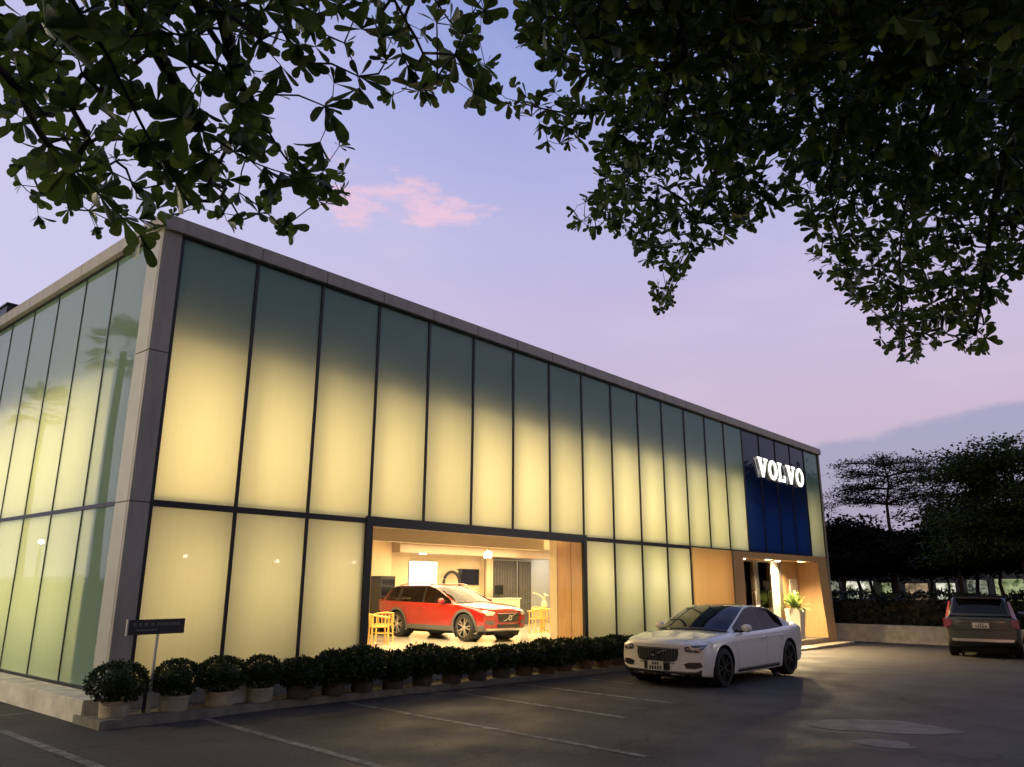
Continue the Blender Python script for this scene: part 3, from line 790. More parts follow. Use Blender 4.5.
def mirror_pod(car, x, z, y, m):
    for s in (1, -1):
        b = MB(); prof = [(0, -.10), (.055, -.085), (.082, -.02), (.085, .03), (.06, .085), (0, .10)]
        b.lathe([(r_*1.0, yy) for r_, yy in prof], 16, axis='y')
        b.v = [(p[0]*.95+x-.02+abs(p[1])*0, s*(y+.10+p[1]*1.05), p[2]*.92+z) for p in b.v]
        o = b.build('door_mirror', m, car, smooth=True)
        MB().tube([(x+.02, s*(y-.05), z-.07), (x, s*(y+.06), z-.045)], .022, 8).build('mirror_arm', M_trim, o)

def emblem(car, y, z, x, rad=.055, nrm=1):
    """ring with an arrow at its upper right and a bar falling across the grille."""
    b = MB(); n = 24
    ring = []
    b.lathe([(rad, 0), (rad, .012*nrm), (rad*.72, .012*nrm), (rad*.72, 0)], n, (x, y, z), axis='x')
    b.build('emblem_ring', M_chrome, car)

# --- white sedan in front of the entrance
P_white = mat('white_paint', (.86, .835, .75), .22, coat=1.0, spec=.5)
def sed_cls(u, v):
    if v < 1:
        if u < .30: return 'roof'
        if v > .90 or v < .03: return 'pillar'
        if u > 4.75 + .25*v: return 'roof'
        if 2.88 < u < 3.05: return 'pillar'
        return 'side_window'
    if v < 2: return 'roof'
    if u < 1.98: return 'windscreen' if u > .1 else 'pillar'
    if u < 4.05: return 'sunroof' if (2.25 < u < 3.5 and v > 2.25) else 'roof'
    return 'rear_window' if u < 5.8 else 'roof'
sedan_spec = dict(sglass=M_sglass, paint=P_white, hw=.94, fx=1.9, nosecurve=.28, r=.352, axles=(1.53, -1.53), under=(-2.2, 2.1), rim=M_rimd, spokes=5, lowj=1.9, lowmat=M_trim,
  body=[(-2.63, .44, .70, .86, .90, .50, .01), (-2.60, .34, .82, .96, 1.01, .60, .01), (-2.45, .26, .885, .985, 1.055, .68, .015), (-2.1, .21, .92, .975, 1.06, .72, .02), (-1.53, .185, .94, .965, 1.02, .76, .02), (-.6, .175, .94, .945, .97, .80, .0), (.4, .175, .94, .93, .955, .80, .0),
        (.95, .18, .94, .915, .965, .78, .02), (1.53, .185, .94, .885, .945, .73, .025), (1.95, .19, .925, .835, .885, .68, .03), (2.22, .20, .91, .795, .850, .64, .025), (2.37, .215, .885, .755, .810, .60, .015), (2.42, .25, .86, .715, .770, .56, .008)],
  cabin=[[(.96, .80, .945), (.985, .775, .957), (1.02, .745, .967), (1.15, .40, .992), (1.20, 0, 1.0)],
         [(.62, .835, .95), (.48, .725, 1.195), (.46, .685, 1.21), (.60, .37, 1.235), (.65, 0, 1.242)],
         [(.25, .845, .955), (-.02, .645, 1.375), (-.05, .60, 1.392), (.05, .33, 1.422), (.09, 0, 1.43)],
         [(-.35, .85, .962), (-.40, .635, 1.412), (-.40, .59, 1.428), (-.38, .32, 1.448), (-.37, 0, 1.452)],
         [(-1.05, .85, .98), (-1.10, .615, 1.372), (-1.10, .57, 1.388), (-1.14, .32, 1.405), (-1.16, 0, 1.41)],
         [(-1.62, .82, 1.0), (-1.66, .64, 1.205), (-1.66, .60, 1.218), (-1.74, .32, 1.24), (-1.77, 0, 1.245)],
         [(-2.10, .76, 1.03), (-2.12, .70, 1.05), (-2.12, .66, 1.055), (-2.22, .35, 1.068), (-2.25, 0, 1.07)]], cabcls=sed_cls)
SED = (11.02, -2.92)
sedan, sb, scb = build_car('white_sedan', sedan_spec, (SED[0], SED[1], gz(SED[0])), PI, 'white saloon car parked in front of the orange entrance portal', 'car')
def Pm(pts): return pts
decal(sb, [(-.43, .695), (.43, .695), (.435, .60), (.40, .50), (.34, .475), (-.34, .475), (-.40, .50), (-.435, .60)], 'front', M_trim, 'grille', sedan, .012)
for k in range(15):
    y = -.37 + .74*k/14
    decal(sb, [(y-.006, .685), (y+.006, .685), (y+.006, .49), (y-.006, .49)], 'front', M_clad, 'grille_bar', sedan, .020)
decal(sb, [(-.475, .715), (.475, .715), (.46, .70), (-.46, .70)], 'front', M_chrome, 'grille_surround', sedan, .016)
decal(sb, [(-.37, .455), (.37, .455), (.36, .44), (-.36, .44)], 'front', M_chrome, 'grille_surround', sedan, .016)
decal(sb, [(-.31, .482), (-.26, .482), (.27, .69), (.22, .69)], 'front', M_chrome, 'emblem_bar', sedan, .036)
emblem(sedan, 0, .585, 2.462, .075)
decal(sb, [(.54, .735), (.70, .765), (.865, .775), (.845, .70), (.78, .635), (.60, .645), (.545, .66)], 'front', M_head, 'headlight', sedan, .010, mirror=True)
decal(sb, [(.58, .715), (.66, .70), (.84, .745), (.84, .728), (.70, .685), (.70, .665), (.68, .665), (.66, .685), (.58, .70)], 'front', M_headw, 'daytime_lamp', sedan, .018, mirror=True)
decal(sb, [(.52, .44), (.60, .47), (.80, .475), (.83, .40), (.72, .365), (.56, .365)], 'front', M_trim, 'fog_lamp_pod', sedan, .010, mirror=True)
decal(sb, [(-.82, .355), (-.72, .305), (.72, .305), (.82, .355), (.80, .255), (.70, .225), (-.70, .225), (-.80, .255)], 'front', M_trim, 'lower_intake', sedan, .010)
decal(sb, [(-.80, .352), (-.72, .315), (.72, .315), (.80, .352), (.80, .334), (.72, .298), (-.72, .298), (-.80, .334)], 'front', M_chrome, 'lower_trim', sedan, .017)
decal(sb, [(-.27, .47), (.27, .47), (.27, .325), (-.27, .325)], 'front', M_trim, 'plate_recess', sedan, .014)
MB().box(2.455, 2.468, -.165, .165, .31, .475).build('number_plate', M_plate, sedan, bevel=.004)
ink = MB()
for i, y in enumerate((-.05, .0, .05)): ink.box(2.469, 2.471, y-.017, y+.017, .412, .458)
for i in range(5): ink.box(2.469, 2.471, -.125+.054*i, -.125+.054*i+.034, .328, .392)
ink.build('plate_characters', M_ink, [c for c in children(sedan) if c.name.startswith('number_plate')][0])
mirror_pod(sedan, .62, 1.02, .86, P_white)
for (xa, ya, xb, yb) in ((.98, .70, 2.28, .50), (1.5, .47, 2.2, .40)):
    decal(sb, [(xa, ya-.004), (xb, yb-.004), (xb, yb+.004), (xa, ya+.004)], 'top', M_trim if ya > .6 else M_rim, 'bonnet_line', sedan, .0025, .08, mirror=True)
def seam(bv, car, pts, w=.007, name='panel_gap', m=None):
    for (a, b) in zip(pts[:-1], pts[1:]):
        dx, dz = b[0]-a[0], b[1]-a[1]; L_ = math.hypot(dx, dz) or 1
        nx, nz_ = -dz/L_*w*.5, dx/L_*w*.5
        decal(bv, [(a[0]+nx, a[1]+nz_), (b[0]+nx, b[1]+nz_), (b[0]-nx, b[1]-nz_), (a[0]-nx, a[1]-nz_)], 'side', m or M_trim, name, car, .002, .12, mirror=True)
seam(sb, sedan, [(.98, .88), (1.00, .55), (.93, .27)]); seam(sb, sedan, [(-.36, .93), (-.37, .27)]); seam(sb, sedan, [(-1.22, .95), (-1.17, .78), (-1.02, .52), (-.98, .27)])
decal(sb, [(.96, .275), (-.98, .275), (-.98, .235), (.96, .235)], 'side', M_trim, 'sill_strip', sedan, .010, .1, mirror=True)
decal(sb, [(.94, .300), (-.96, .300), (-.96, .282), (.94, .282)], 'side', M_chrome, 'sill_brightwork', sedan, .012, .1, mirror=True)
for x in (-.22, -1.12):
    for s in (1, -1):
        MB().tube([(x+.10, s*.935, .815), (x+.08, s*.962, .82), (x-.08, s*.962, .83), (x-.10, s*.935, .83)], .013, 8).build('door_handle', M_chrome if x > -.5 else P_white, sedan, smooth=True)
decal(sb, [(.50, .96), (.78, .92), (.86, .80), (.80, .74), (.50, .80)], 'rear', M_tail, 'tail_light', sedan, .010, mirror=True)

# --- red estate car in the display window
P_red = mat('red_paint', (.30, .005, .004), .22, coat=1.0)
def est_cls(u, v):
    if v < 1:
        if u < .30: return 'roof'
        if v > .90 or v < .03: return 'pillar'
        if u > 4.72 - .5*v: return 'roof'
        if 2.84 < u < 2.98 or 3.70 < u < 3.80: return 'pillar'
        return 'side_window'
    if v < 2: return 'roof'
    if u < 1.98: return 'windscreen' if u > .1 else 'pillar'
    if u < 4.1: return 'roof'
    return 'rear_window' if u < 4.85 else 'roof'
M_wglass = clearglass('tinted_windscreen', (.75, .80, .74))
M_eglass = clearglass('tinted_side_glass', (.22, .24, .22))
est_spec = dict(glass=M_wglass, sglass=M_eglass, paint=P_red, hw=.925, fx=1.8, nosecurve=.24, r=.368, gap=.05, axles=(1.43, -1.445), under=(-2.1, 2.0), rim=M_rim, spokes=5, lowj=3.0, lowmat=M_clad, archclad=True,
  body=[(-2.46, .46, .76, .90, .98, .62, .01), (-2.43, .38, .85, 1.0, 1.05, .68, .01), (-2.3, .32, .89, 1.02, 1.06, .72, .01), (-1.9, .26, .915, 1.01, 1.04, .76, .01), (-1.445, .25, .925, .995, 1.02, .78, .0), (-.6, .245, .925, .98, 1.005, .80, .0), (.4, .245, .925, .965, .99, .80, .0),
        (.90, .25, .925, .95, 1.00, .78, .02), (1.43, .255, .925, .925, .985, .72, .025), (1.85, .26, .905, .88, .93, .66, .03), (2.10, .27, .885, .845, .900, .62, .02), (2.24, .29, .86, .80, .855, .58, .015), (2.29, .32, .83, .755, .81, .54, .008)],
  cabin=[[(.90, .80, .975), (.925, .77, .987), (.96, .74, .997), (1.08, .40, 1.02), (1.12, 0, 1.03)],
         [(.55, .83, .98), (.42, .72, 1.225), (.40, .68, 1.24), (.53, .37, 1.265), (.58, 0, 1.27)],
         [(.20, .84, .985), (-.06, .65, 1.405), (-.09, .605, 1.42), (.01, .33, 1.45), (.05, 0, 1.455)],
         [(-.45, .845, .992), (-.48, .645, 1.452), (-.48, .60, 1.468), (-.46, .32, 1.485), (-.45, 0, 1.49)],
         [(-1.80, .83, 1.03), (-1.86, .61, 1.435), (-1.88, .56, 1.452), (-1.93, .32, 1.465), (-1.95, 0, 1.47)],
         [(-2.36, .76, 1.05), (-2.38, .70, 1.07), (-2.38, .64, 1.08), (-2.40, .35, 1.08), (-2.41, 0, 1.08)]], cabcls=est_cls)
REDC = (12.15, 6.0)
red, rb, rcb = build_car('red_estate_car', est_spec, (REDC[0], REDC[1], ZF), R(-92), 'red estate car with grey wheel arch trim displayed behind the big showroom window', 'car')
decal(rb, [(-.42, .735), (.42, .735), (.40, .55), (.33, .515), (-.33, .515), (-.40, .55)], 'front', M_trim, 'grille', red, .012)
decal(rb, [(-.43, .748), (.43, .748), (.42, .735), (-.42, .735)], 'front', M_chrome, 'grille_surround', red, .016)
decal(rb, [(-.26, .535), (-.225, .535), (.22, .725), (.185, .725)], 'front', M_chrome, 'emblem_bar', red, .026)
emblem(red, 0, .63, 2.305, .068)
decal(rb, [(.50, .78), (.66, .81), (.815, .82), (.80, .75), (.74, .69), (.55, .70)], 'front', M_headw, 'headlight', red, .010, mirror=True)
decal(rb, [(.52, .53), (.60, .555), (.76, .56), (.78, .49), (.68, .455), (.54, .455)], 'front', M_clad, 'fog_lamp_pod', red, .010, mirror=True)
decal(rb, [(-.46, .46), (.46, .46), (.42, .37), (-.42, .37)], 'front', M_trim, 'lower_intake', red, .012)
decal(rb, [(-.76, .355), (.76, .355), (.72, .285), (-.72, .285)], 'front', M_rim, 'skid_plate', red, .014)
mirror_pod(red, .56, 1.05, .85, P_red)
seam(rb, red, [(.92, .90), (.94, .58), (.88, .35)]); seam(rb, red, [(-.42, .97), (-.43, .35)]); seam(rb, red, [(-1.15, .99), (-1.08, .75), (-.95, .55), (-.92, .35)])
for x in (-.27, -1.05):
    for s in (1, -1):
        MB().tube([(x+.10, s*.92, .855), (x+.08, s*.948, .86), (x-.08, s*.948, .87), (x-.10, s*.92, .87)], .013, 8).build('door_handle', P_red, red, smooth=True)
for s in (1, -1):
    MB().tube([(.0, s*.585, 1.47), (-.2, s*.585, 1.515), (-1.5, s*.56, 1.51), (-1.75, s*.55, 1.47)], .016, 8).build('roof_rail', M_rim, red, smooth=True)
    MB().box(-2.42, -2.24, s*.80-.05, s*.80+.05, .72, 1.06).build('tail_light', M_tail, red, bevel=.02)
for x in (.1, -.75):
    for s in (.36, -.36):
        MB().box(x-.45, x+.08, s-.25, s+.25, .45, .62).box(x-.5, x-.36, s-.24, s+.24, .6, 1.18).build('car_seat', M_dark, red, bevel=.04)

# --- grey SUV seen from behind
P_grey = mat('grey_paint', (.075, .078, .072), .28, .3, coat=1.0)
def suv_cls(u, v):
    if v < 1:
        if u < .30: return 'roof'
        if v > .90 or v < .03: return 'pillar'
        if u > 4.80 - .25*v: return 'pillar'
        if 2.84 < u < 2.98 or 3.60 < u < 3.70: return 'pillar'
        return 'side_window'
    if v < 2: return 'roof'
    if u < 1.98: return 'windscreen' if u > .1 else 'pillar'
    if u < 4.08: return 'roof'
    return 'rear_window' if u < 4.92 else 'roof'
suv_spec = dict(sglass=M_sglass, rglass=M_sglass, paint=P_grey, hw=.96, fx=1.9, nosecurve=.16, r=.385, axles=(1.5, -1.48), under=(-2.2, 2.1), rim=M_rim, spokes=5, lowj=2.7, lowmat=M_trim,
  body=[(-2.47, .48, .86, 1.02, 1.10, .70, .0), (-2.44, .40, .91, 1.12, 1.17, .74, .0), (-2.3, .33, .945, 1.15, 1.19, .78, .0), (-1.9, .28, .955, 1.14, 1.18, .80, .0), (-1.48, .27, .96, 1.13, 1.165, .82, .0), (-.6, .265, .96, 1.11, 1.14, .83, .0), (.4, .265, .96, 1.10, 1.13, .83, .0),
        (.95, .27, .96, 1.09, 1.15, .81, .02), (1.5, .28, .96, 1.07, 1.13, .76, .025), (1.95, .29, .94, 1.02, 1.08, .70, .03), (2.25, .31, .90, .95, 1.01, .64, .02), (2.41, .34, .89, .91, .97, .60, .01), (2.47, .37, .86, .86, .92, .56, .01)],
  cabin=[[(.95, .83, 1.12), (.975, .80, 1.135), (1.0, .77, 1.145), (1.13, .40, 1.17), (1.18, 0, 1.18)],
         [(.62, .86, 1.125), (.52, .76, 1.40), (.50, .72, 1.415), (.62, .38, 1.44), (.66, 0, 1.45)],
         [(.30, .87, 1.13), (.10, .70, 1.66), (.07, .655, 1.68), (.16, .34, 1.715), (.19, 0, 1.72)],
         [(-.45, .875, 1.135), (-.48, .70, 1.725), (-.48, .655, 1.745), (-.46, .33, 1.765), (-.45, 0, 1.77)],
         [(-2.08, .86, 1.17), (-2.08, .68, 1.68), (-2.10, .63, 1.70), (-2.15, .33, 1.71), (-2.17, 0, 1.715)],
         [(-2.40, .80, 1.18), (-2.41, .76, 1.20), (-2.41, .70, 1.205), (-2.45, .36, 1.205), (-2.46, 0, 1.205)]], cabcls=suv_cls)
SUVP = (24.4, -5.35)
suv, ub, ucb = build_car('grey_suv', suv_spec, (SUVP[0], SUVP[1], gz(SUVP[0])), R(8), 'dark grey sport utility vehicle seen from behind beside the low retaining wall', 'car')
MB().box(-2.50, -2.14, -.60, .60, 1.685, 1.715).build('roof_spoiler', P_grey, suv, bevel=.012)
for s in (1, -1):
    MB().add([(-2.475, s*.93, .86), (-2.36, s*.955, .86), (-2.33, s*.955, 1.12), (-2.43, s*.93, 1.12), (-2.475, s*.74, .92), (-2.43, s*.74, 1.10)], [(0, 1, 2, 3), (0, 3, 5, 4)]).build('tail_light', M_tail, suv)
    MB().add([(-2.40, s*.80, 1.12), (-2.22, s*.905, 1.12), (-2.10, s*.78, 1.60), (-2.19, s*.72, 1.60)], [(0, 1, 2, 3)]).build('tail_light', M_tail, suv)
decal(ub, [(-.78, .565), (.78, .565), (.76, .49), (-.76, .49)], 'rear', M_rim, 'bumper_trim', suv, .02)
decal(ub, [(-.74, .82), (.74, .82), (.74, .805), (-.74, .805)], 'rear', M_trim, 'tailgate_crease', suv, .004)
decal(ub, [(-.62, 1.045), (.62, 1.045), (.62, 1.03), (-.62, 1.03)], 'rear', M_chrome, 'tailgate_trim', suv, .006)
MB().box(-2.505, -2.49, -.21, .21, .86, 1.01).build('number_plate', M_plate, suv, bevel=.004)
pl_ = MB()
for i in range(3): pl_.box(-2.5075, -2.5055, -.07+.055*i, -.07+.055*i+.03, .955, .99)
for i in range(5): pl_.box(-2.5075, -2.5055, -.14+.06*i, -.14+.06*i+.036, .88, .935)
pl_.build('plate_characters', M_ink, [c for c in children(suv) if c.name.startswith('number_plate')][0])
mirror_pod(suv, .68, 1.20, .90, P_grey)

# ------------------------------------------------------------------ interior things
def chair(loc, rz, label, group='yellow wooden chairs in the showroom'):
    c = empty('chair', loc, rz, label, 'chair', group)
    MB().box(-.25, .25, -.23, .23, .42, .455).build('seat', M_yel, c, bevel=.015)
    for x, y in ((-.22, -.20), (.22, -.20), (-.22, .20), (.22, .20)):
        top = .66 if y < 0 else .72
        MB().tube([(x*1.08, y*1.05, 0), (x, y, .43), (x*1.02, y*1.05, top)], .019, 8).build('leg', M_yel, c)
    MB().tube([(-.27, -.24, .665), (-.29, .0, .69), (-.22, .24, .735), (0, .29, .76), (.22, .24, .735), (.29, .0, .69), (.27, -.24, .665)], .022, 8).build('top_rail', M_yel, c, smooth=True)
    for k in range(5):
        MB().tube([(-.16+.08*k, .20, .45), (-.20+.10*k, .27-.03*abs(k-2)*.5, .745)], .012, 6).build('spindle', M_yel, c)
    MB().tube([(-.22, -.2, .22), (.22, -.2, .22)], .012, 6).tube([(-.22, .2, .22), (.22, .2, .22)], .012, 6).build('stretcher', M_yel, c)
    return c
chair((9.7, 6.2, ZF), R(155), 'yellow spindle back chair to the left of the red estate car')
chair((8.9, 5.4, ZF), R(60), 'yellow spindle back chair closest to the left black window frame')
chair((15.95, 5.85, ZF), R(-200), 'yellow spindle back chair beside the nose of the red car')
chair((16.65, 5.25, ZF), R(150), 'yellow spindle back chair beside the cream pilaster of the window')
chair((17.4, 6.9, ZF), R(-10), 'yellow spindle back chair on the far side of the round table')
t = empty('round_table', (16.75, 6.25, ZF), 0, 'small round pale wood table between the yellow chairs under the grey wall', 'table')
MB().lathe([(0, .70), (.42, .70), (.44, .715), (.42, .735), (0, .735)], 32).build('table_top', M_yel, t)
MB().tube([(0, 0, .0), (0, 0, .70)], .04, 12).build('pedestal', M_yel, t)
MB().lathe([(0, .025), (.26, .025), (.28, 0), (0, 0)], 24).build('foot', M_yel, t)
v = empty('vase', (16.75, 6.25, ZF+.735), 0, 'cream vase with bent twigs standing on the round table', 'vase')
MB().lathe([(0, 0), (.06, 0), (.10, .10), (.09, .2), (.045, .27), (.05, .30)], 20).build('body', M_cream, v, smooth=True)
tw = MB()
for a, l in ((.4, .36), (2.4, .42), (4.0, .3)):
    tw.tube([(0, 0, .22), (.06*math.cos(a), .06*math.sin(a), .38), (l*.6*math.cos(a), l*.6*math.sin(a), .30+l*.45), (l*math.cos(a+.3), l*math.sin(a+.3), .28+l*.55)], .018, 6)
tw.build('twigs', M_cream, v)
s_ = empty('wall_screen', (14.62, 9.97, 1.60), 0, 'large glowing white screen on the back wall behind the red car', 'screen')
MB().box(-.70, .70, .03, .075, 0, .92).build('casing', M_cream, s_); MB().box(-.66, .66, .02, .028, .03, .89).build('display', M_screen, s_)
s_ = empty('wall_television', (16.98, 9.97, 1.70), 0, 'black television on the back wall right of the dark ring', 'television')
MB().box(-.52, .52, .02, .07, 0, .58).build('casing', M_black, s_, bevel=.008); MB().box(-.49, .49, .012, .018, .03, .55).build('display', M_tv, s_)
rg = empty('ring_sculpture', (15.80, 9.75, ZF), 0, 'dark ring with a small arrow standing upright near the back wall', 'sculpture')
rb_ = MB(); n = 40
rb_.tube([(.40*math.cos(2*PI*k/n), 0, 1.55+.40*math.sin(2*PI*k/n)) for k in range(n+1)], .055, 10)
rb_.tube([(.28, 0, 1.83), (.46, 0, 2.02)], .05, 8).tube([(.30, 0, 2.03), (.48, 0, 2.04), (.49, 0, 1.84)], .035, 8)
rb_.build('ring', M_ring, rg, smooth=True)
MB().box(-.30, .30, -.16, .16, 0, 1.10).build('pedestal', M_white, rg, bevel=.01)
cn = empty('reception_counter', (17.6, 9.2, ZF), 0, 'low reception counter with a monitor beside the grey curtain', 'counter')
MB().box(-1.0, 1.0, -.3, .3, 0, 1.0).build('front', M_cream, cn); MB().box(-1.04, 1.04, -.34, .34, 1.0, 1.04).build('worktop', M_white, cn)
mo = empty('monitor', (17.75, 9.2, ZF+1.04), R(10), 'black monitor standing on the reception counter', 'monitor')
MB().box(-.28, .28, -.02, .02, .12, .46).build('display', M_tv, mo, bevel=.008); MB().tube([(0, .03, 0), (0, .03, .2)], .02, 8).box(-.12, .12, -.08, .1, 0, .012).build('stand', M_black, mo)
cu_ = empty('grey_curtain', (18.9, 9.75, ZF), 0, 'full height dark grey pleated curtain along the back of the showroom', 'curtain')
for x0, x1 in ((-1.35, .42), (.62, 1.40)):
    c_ = MB(); n = int((x1-x0)/.018)
    vs = []
    for k in range(n+1):
        x = x0+(x1-x0)*k/n; y = .055*math.sin(k*.75)+.012*math.sin(k*.21)
        vs += [(x, y, .02), (x, y, 2.42)]
    c_.add(vs, [(2*k, 2*k+2, 2*k+3, 2*k+1) for k in range(n)])
    c_.build('panel', M_curt, cu_, smooth=True)
MB().tube([(-1.4, 0, 2.45), (1.45, 0, 2.45)], .025, 8).build('rail', M_rim, cu_)
MB().tube([(.52, 0.0, .02), (.52, 0, 2.44)], .035, 8).build('post', M_rim, cu_)
lp = empty('ceiling_lamp', (21.35, 8.9, 2.95), 0, 'bright box lamp under the ceiling above the grey wall', 'lamp')
MB().box(-.34, .34, -.18, .18, -.06, 0).build('diffuser', emat('lamp_box_glow', (1, .98, .9), 9), lp); MB().box(-.36, .36, -.2, .2, .002, .10).build('housing', M_white, lp)
pd = bpy.data.lights.new('lamp_light', 'POINT'); pd.energy = 60; pd.color = (1, .95, .85); pd.shadow_soft_size = .2
po = bpy.data.objects.new('lamp_light', pd); col.objects.link(po); po.location = (21.35, 8.9, 2.7)
for i, (x, y, w) in enumerate(((13.8, 9.15, 'in the taupe beam above the glowing screen'), (17.0, 9.15, 'in the taupe beam left of the grey curtain'), (11.2, 3.2, 'nearest the left end of the display window'), (13.2, 3.6, 'over the bonnet of the red car'))):
    dl = MB().lathe([(0, -.004), (.11, -.004), (.12, 0), (.12, -.012), (.10, -.016), (0, -.016)], 20, (x, y, 3.06 if y < 8 else 2.72)).build('ceiling_downlight', M_lamp)
    tag(dl, 'round recessed ceiling downlight %s' % w, 'downlight', 'recessed ceiling downlights in the showroom')
cab = empty('dark_cabinet', (11.95, 8.9, ZF), 0, 'tall dark display cabinet behind the chair at the left window edge', 'cabinet')
MB().box(-.35, .25, -.25, .25, 0, 1.75).build('carcass', M_dark, cab, bevel=.01); MB().box(-.30, .20, -.262, -.252, .1, 1.65).build('door', M_tv, cab)

# ------------------------------------------------------------------ kerb bed with potted shrubs, sign
bed = MB()
kx = [-.40, .9, 1.8, 3.2, 4.9, 7.5, 10.8, 13.2, 15.3]
ky = [-.86, -.83, -.72, -.70, -.74, -.80, -.86, -.88, -.88]
vs = []
for x, y in zip(kx, ky): vs += [(x, y, gz(x)-.05), (x, y, gz(x)+.10), (x, -.06, gz(x)+.10), (x, -.06, gz(x)-.05)]
fs = [(4*k+a, 4*k+(a+1) % 4, 4*k+4+(a+1) % 4, 4*k+4+a) for k in range(len(kx)-1) for a in range(4)] + [(0, 1, 2, 3), tuple(4*(len(kx)-1)+a for a in (3, 2, 1, 0))]
bed.add(vs, fs)
tag(bed.build('planter_kerb', M_curb, bevel=.012), kind='structure')

def rosette_leaf(bmv, bmf, c, d, u, L_, wd, fold=.25, droop=.1):
    """one obovate leaf from c along d, with up vector u."""
    d = d.normalized(); s = d.cross(u)
    if s.length < 1e-4: s = Vector((1, 0, 0))
    s.normalize(); n = s.cross(d)
    b = len(bmv)
    for t_, w in ((0, .04), (.32, .20), (.62, .44), (.84, .50), (.96, .34), (1.0, .10)):
        mid = c + d*(L_*t_) - n*(droop*L_*t_*t_)
        e = s*(w*wd)
        bmv += [tuple(mid - e + n*(fold*w*wd)), tuple(mid), tuple(mid + e + n*(fold*w*wd))]
    for k in range(5):
        for q in range(2):
            i = b+3*k+q; bmf.append((i, i+1, i+4, i+3))

def shrub_mesh(seed, rx=.325, rz=.25, loose=.07):
    r_ = random.Random(seed); V, F = [], []
    ph = [r_.uniform(0, 6.28) for _ in range(4)]
    for _ in range(3000):
        z = r_.uniform(-.85, 1); a = r_.uniform(0, 2*PI); q = math.sqrt(max(0, 1-z*z))
        n = Vector((q*math.cos(a), q*math.sin(a), z))
        lump = 1 + (loose/.07)*.05*math.sin(3*a+ph[0])*q + .045*math.sin(5*a+4*z+ph[1]) + .03*math.sin(9*a-7*z+ph[2])
        k = lump*(1-abs(r_.gauss(0, loose)))*(1.10 if r_.random() < .03 else 1)
        p = Vector((n.x*rx*k, n.y*rx*k, n.z*rz*k))
        d = (n*.7 + Vector((r_.gauss(0, .6), r_.gauss(0, .6), r_.gauss(.15, .5)))).normalized()
        L_ = r_.uniform(.032, .058)*(1 if loose < .1 else 1.25); s = d.cross(Vector((r_.gauss(0, 1), r_.gauss(0, 1), r_.gauss(0, 1)))).normalized()*L_*.27
        b = len(V)
        V += [tuple(p), tuple(p+d*L_*.5+s), tuple(p+d*L_), tuple(p+d*L_*.5-s)]; F.append((b, b+1, b+2, b+3))
    b0 = len(V)                               # dense twiggy heart
    for k in range(8):
        for j in range(12):
            th = PI*(k+.5)/8; a = 2*PI*j/12; V.append((.70*rx*math.sin(th)*math.cos(a), .70*rx*math.sin(th)*math.sin(a), .68*rz*math.cos(th)))
    for k in range(7):
        for j in range(12): F.append((b0+k*12+j, b0+k*12+(j+1) % 12, b0+(k+1)*12+(j+1) % 12, b0+(k+1)*12+j))
    me = bpy.data.meshes.new('shrub_crown'); me.from_pydata(V, [], F); me.update(); me.materials.append(M_shrub)
    return me
SH = [shrub_mesh(s) for s in (1, 2, 3, 4)]
SHL = [shrub_mesh(s, .37, .25, .17) for s in (5, 6, 7, 8)]
POTM = [M_pot, mat('terracotta_pot', (.10, .062, .038), .85, noise=.25, scale=7, bump=.3), mat('shaded_pot', (.06, .052, .04), .85, noise=.4, scale=6, bump=.3)]  # darkest pot carries the dimness of the mid row in its colour
def potted(i, x, y, rad, sc_, hz, lab, terra=False):
    z = gz(x)+.10
    t = empty('potted_shrub', (x, y, z), rnd.uniform(0, 6), lab, 'potted shrub', 'clipped shrubs in round pots along the glass front')
    pr_ = rad
    MB().lathe([(0, .0), (pr_*.92, 0), (pr_*.97, .02), (pr_, .15), (pr_*1.03, .155), (pr_*1.03, .19), (pr_*.90, .19), (pr_*.88, .15)], 28).build('pot', POTM[terra], t, smooth=False)
    MB().lathe([(0, .155), (pr_*.885, .152)], 28).build('soil', M_soil, t)
    st = MB()
    for k in range(3):
        a = k*2.1; st.tube([(.03*math.cos(a), .03*math.sin(a), .18), (.05*math.cos(a), .05*math.sin(a), .23), (.14*math.cos(a), .14*math.sin(a), hz)], [.016, .012, .008], 6)
    st.build('stem', M_bark, t)
    o = link('crown', SH[i % 4] if i < 4 else SHL[(i*3) % 4], None, t); o.location = (0, 0, hz+.10); o.scale = (sc_*rnd.uniform(.96, 1.04), sc_, sc_*rnd.uniform(.90, 1.02)); o.rotation_euler = (rnd.uniform(-.10, .10), rnd.uniform(-.10, .10), i*1.3)
    return t
px_ = [-.14, .60, 1.24, 1.85, 2.47, 3.06, 3.62, 4.26, 4.90, 5.55, 6.2, 6.85, 7.5, 8.15, 8.8, 9.45, 10.1, 10.75, 11.4, 12.1, 12.8]
for i, x in enumerate(px_):
    y = -.60 + rnd.uniform(-.03, .03) - (.04 if i > 8 else 0)
    if i == 0: lab = 'round clipped shrub in a pale concrete pot at the corner of the building'
    elif i == 1: lab = 'round clipped shrub in a pale pot just right of the sign post'
    elif i == len(px_)-1: lab = 'clipped potted shrub at the far end of the row behind the white sedan'
    else: lab = '%s clipped potted shrub of the row counted from the building corner by the sign' % ORD[i]
    potted(i, x, y, .18 if i < 5 else .17, (1.02, .88, .95, .85)[i] if i < 4 else rnd.uniform(.86, 1.12), .26+rnd.uniform(-.02, .045), lab, terra=0 if i < 4 else (2 if i < 12 else 1))
sb2 = empty('concrete_block', (1.56, -.42, gz(1.7)+.10), R(8), 'small pale concrete block between the third and fourth potted shrubs', 'block')
